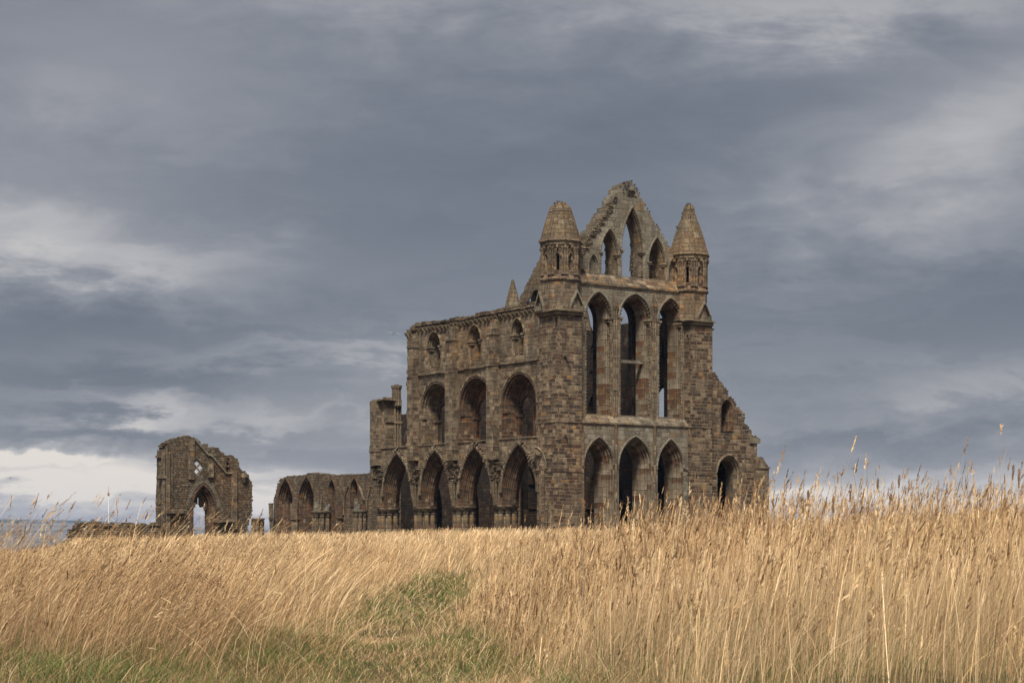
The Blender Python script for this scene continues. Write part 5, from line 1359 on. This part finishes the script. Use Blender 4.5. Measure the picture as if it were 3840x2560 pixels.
def bird(px, py, fr, b, label, cat='bird', name='perched_bird', L=.26, group='birds perched on the abbey', mat=None, d=None):
    if d is None:
        p = fr.P(px, py, b); w = fr.W(p[0], b, p[1])
    else: w = at(px, py, d)
    key = (name, L)
    if key not in _bp:
        o = bird_mesh(L).build(name, mat or m_bird); _bp[key] = o
    else: o = _bp[key].copy(); col.objects.link(o)
    rnd = random.Random(int(px * 13 + py)); o.location = w; o.rotation_euler = (R(rnd.uniform(-8, 8)), R(rnd.uniform(-12, 12)), R(rnd.choice([-20, 15, 160, 200, 60, -60])))
    return tag(o, label, cat, group)
ORD = ['lowest', 'second', 'third', 'fourth', 'fifth', 'sixth', 'seventh', 'eighth', 'ninth', 'tenth', 'eleventh', 'twelfth']
lt = [(412, 548), (482, 522), (512, 528), (563, 536), (628, 600), (657, 606)]
for i, p in enumerate(lt): bird(*za(*p), E, 1.1 if i < 4 else .9, ['black bird at the left rim of the left turret top', 'tall black bird upright on the left turret top', 'smallest black bird in the middle of the left turret top', 'black bird at the right rim of the left turret top', 'black bird on the right shoulder of the left turret cone', 'lower black bird on the right shoulder of the left turret cone, behind another'][i])
ls = [(1192, 1046), (1588, 448), (1624, 395), (1655, 350), (1690, 345), (1680, 306), (1712, 232), (1760, 215)]
for i, p in enumerate(ls): bird(*za(*p), E, b3 + .1, 'black bird on the left slope of the gable, %s from the bottom' % ORD[i])
bird(*za(1625, 505), E, b3 - .05, 'large black bird with spread wing on the left slope of the gable', L=.36, name='perched_bird')
tp = [(1760, 163), (1780, 150), (1818, 140), (1845, 136), (1870, 133), (1905, 130), (1930, 116)]
for i, p in enumerate(tp): bird(*za(*p), E, b3 + .2, 'black bird in the row along the gable peak, %s from the left' % ['first', 'second', 'third', 'fourth', 'fifth', 'sixth', 'seventh'][i])
fc_ = [((1870, 165), 'black bird just under the row on the gable peak'), ((1810, 205), 'black bird on the stone face left of the gable peak niche, upper left'), ((1850, 222), 'black bird on the stone face above the gable peak niche'), ((1840, 272), 'black bird clinging at the left edge of the peak niche arch'), ((1765, 285), 'black bird on the stone face far left of the peak niche'), ((1893, 372), 'black bird sitting inside the gable peak niche')]
for p, l in fc_: bird(*za(*p), E, b3 - .1, l)
rs = [(157, 192), (196, 258), (218, 292), (248, 356), (362, 573), (412, 655), (447, 718), (586, 974), (616, 1020), (650, 1062)]
for i, p in enumerate(rs): bird(*zb_(*p), E, b3 + .1, 'black bird on the right slope of the gable, %s from the top' % ['first'] [0] if i == 0 else 'black bird on the right slope of the gable, %s from the top' % ORD[i])
for p, l in [((1180, 566), 'left of three black birds on the right turret tip'), ((1216, 562), 'middle of three black birds on the right turret tip'), ((1242, 566), 'right of three black birds on the right turret tip'), ((1090, 738), 'black bird on the left edge of the right turret, near the top'), ((980, 1022), 'black bird on the left edge of the right turret, halfway down'), ((1250, 832), 'black bird on the face of the right turret cone')]:
    bird(*zb_(*p), E, .4 if p[0] > 1240 and p[1] > 700 else 1.1, l)
def z7c(u, v): return (1490 + u / 3.825, 1030 + v / 3.825)
for (u, v), l in zip([(2003, 130), (1918, 256), (1907, 300), (1886, 362), (1862, 412), (1872, 396)], ['top', 'second', 'third', 'fourth', 'lowest', 'fifth']):
    bird(*z7c(u, v), None, 0, '%s black bird on the steep transept gable slope behind the left turret' % l, d=166.6)
bird(*z6(1310, 826), None, 0, 'blue grey pigeon on the low broken block of the pier stump', 'pigeon', 'pigeon', .36, None, m_pig, 169.5)
bird(*z6(1888, 880), None, 0, 'blue grey pigeon beside the tall block of the right pier stump', 'pigeon', 'pigeon', .36, None, m_pig, 167.5)
bird(*z6(1165, 182), None, 0, 'small dark bird on top of the low arcade wall', 'bird', 'perched_bird', .26, None, m_bird, 190)
def gull(px, py, d, label, yaw, bank):
    t = at(px, py, d); mb = MB(); L = .42
    pr = [(-.5, .02), (-.3, .06), (0, .10), (.25, .08), (.4, .06), (.5, .02)]; rg_ = [[(L * x, L * r * math.cos(6.2832 * k / 8), L * r * math.sin(6.2832 * k / 8)) for k in range(8)] for x, r in pr]
    for a, b in zip(rg_, rg_[1:]):
        for k in range(8): mb.face([a[k], a[(k + 1) % 8], b[(k + 1) % 8], b[k]])
    o = mb.build('flying_gull', m_gull); o.location = t; o.rotation_euler = (bank, 0, yaw)
    for sg in (-1, 1):
        w = MB(); S1 = [(.10, sg * .02, 0), (-.08, sg * .02, 0)]; S2 = [(.13, sg * .28, .12), (-.03, sg * .28, .10)]; S3 = [(.02, sg * .62, .03), (-.01, sg * .62, .02)]
        for A_, B_ in ((S1, S2), (S2, S3)):
            for dz in (0, -.012): w.face([(p[0], p[1], p[2] + dz) for p in (A_[0], B_[0], B_[1], A_[1])])
            w.face([A_[0], B_[0], (B_[0][0], B_[0][1], B_[0][2] - .012), (A_[0][0], A_[0][1], A_[0][2] - .012)]); w.face([A_[1], B_[1], (B_[1][0], B_[1][1], B_[1][2] - .012), (A_[1][0], A_[1][1], A_[1][2] - .012)])
        ww = w.build('wing', m_gull); ww.parent = o
    tag(o, label, 'gull', 'gulls in the sky')
gull(1473, 1251, 150, 'gull gliding in the sky just left of the abbey flank', R(80), R(10))
gull(38, 1792, 260, 'tiny gull low in the sky at the far left, the higher of two', R(70), R(-15))
gull(63, 1797, 260, 'tiny gull low in the sky at the far left, the lower of two', R(110), R(20))


# ================================================================== sea air
mb = MB(); mb.box(-14000, 14000, -500, 14500, -90, 70)
m, g = newmat('haze_air'); pv_ = g.n('ShaderNodeVolumePrincipled'); pv_.inputs['Density'].default_value = 7.5e-5; pv_.inputs['Color'].default_value = (.52, .68, 1.0, 1); pv_.inputs['Anisotropy'].default_value = .2
o_ = g.n('ShaderNodeOutputMaterial'); g.l(pv_.outputs[0], o_.inputs['Volume'])
hz = mb.build('haze', m)
import bmesh
bm_ = bmesh.new(); bm_.from_mesh(hz.data); bmesh.ops.remove_doubles(bm_, verts=bm_.verts, dist=.01); bmesh.ops.recalc_face_normals(bm_, faces=bm_.faces)
if sum((f.calc_center_median() - Vector((0, 7000, 0))).dot(f.normal) for f in bm_.faces) < 0: bmesh.ops.reverse_faces(bm_, faces=bm_.faces)
bm_.to_mesh(hz.data); bm_.free()
tag(hz, 'pale blue sea haze over the far hills', 'haze', kind='stuff')
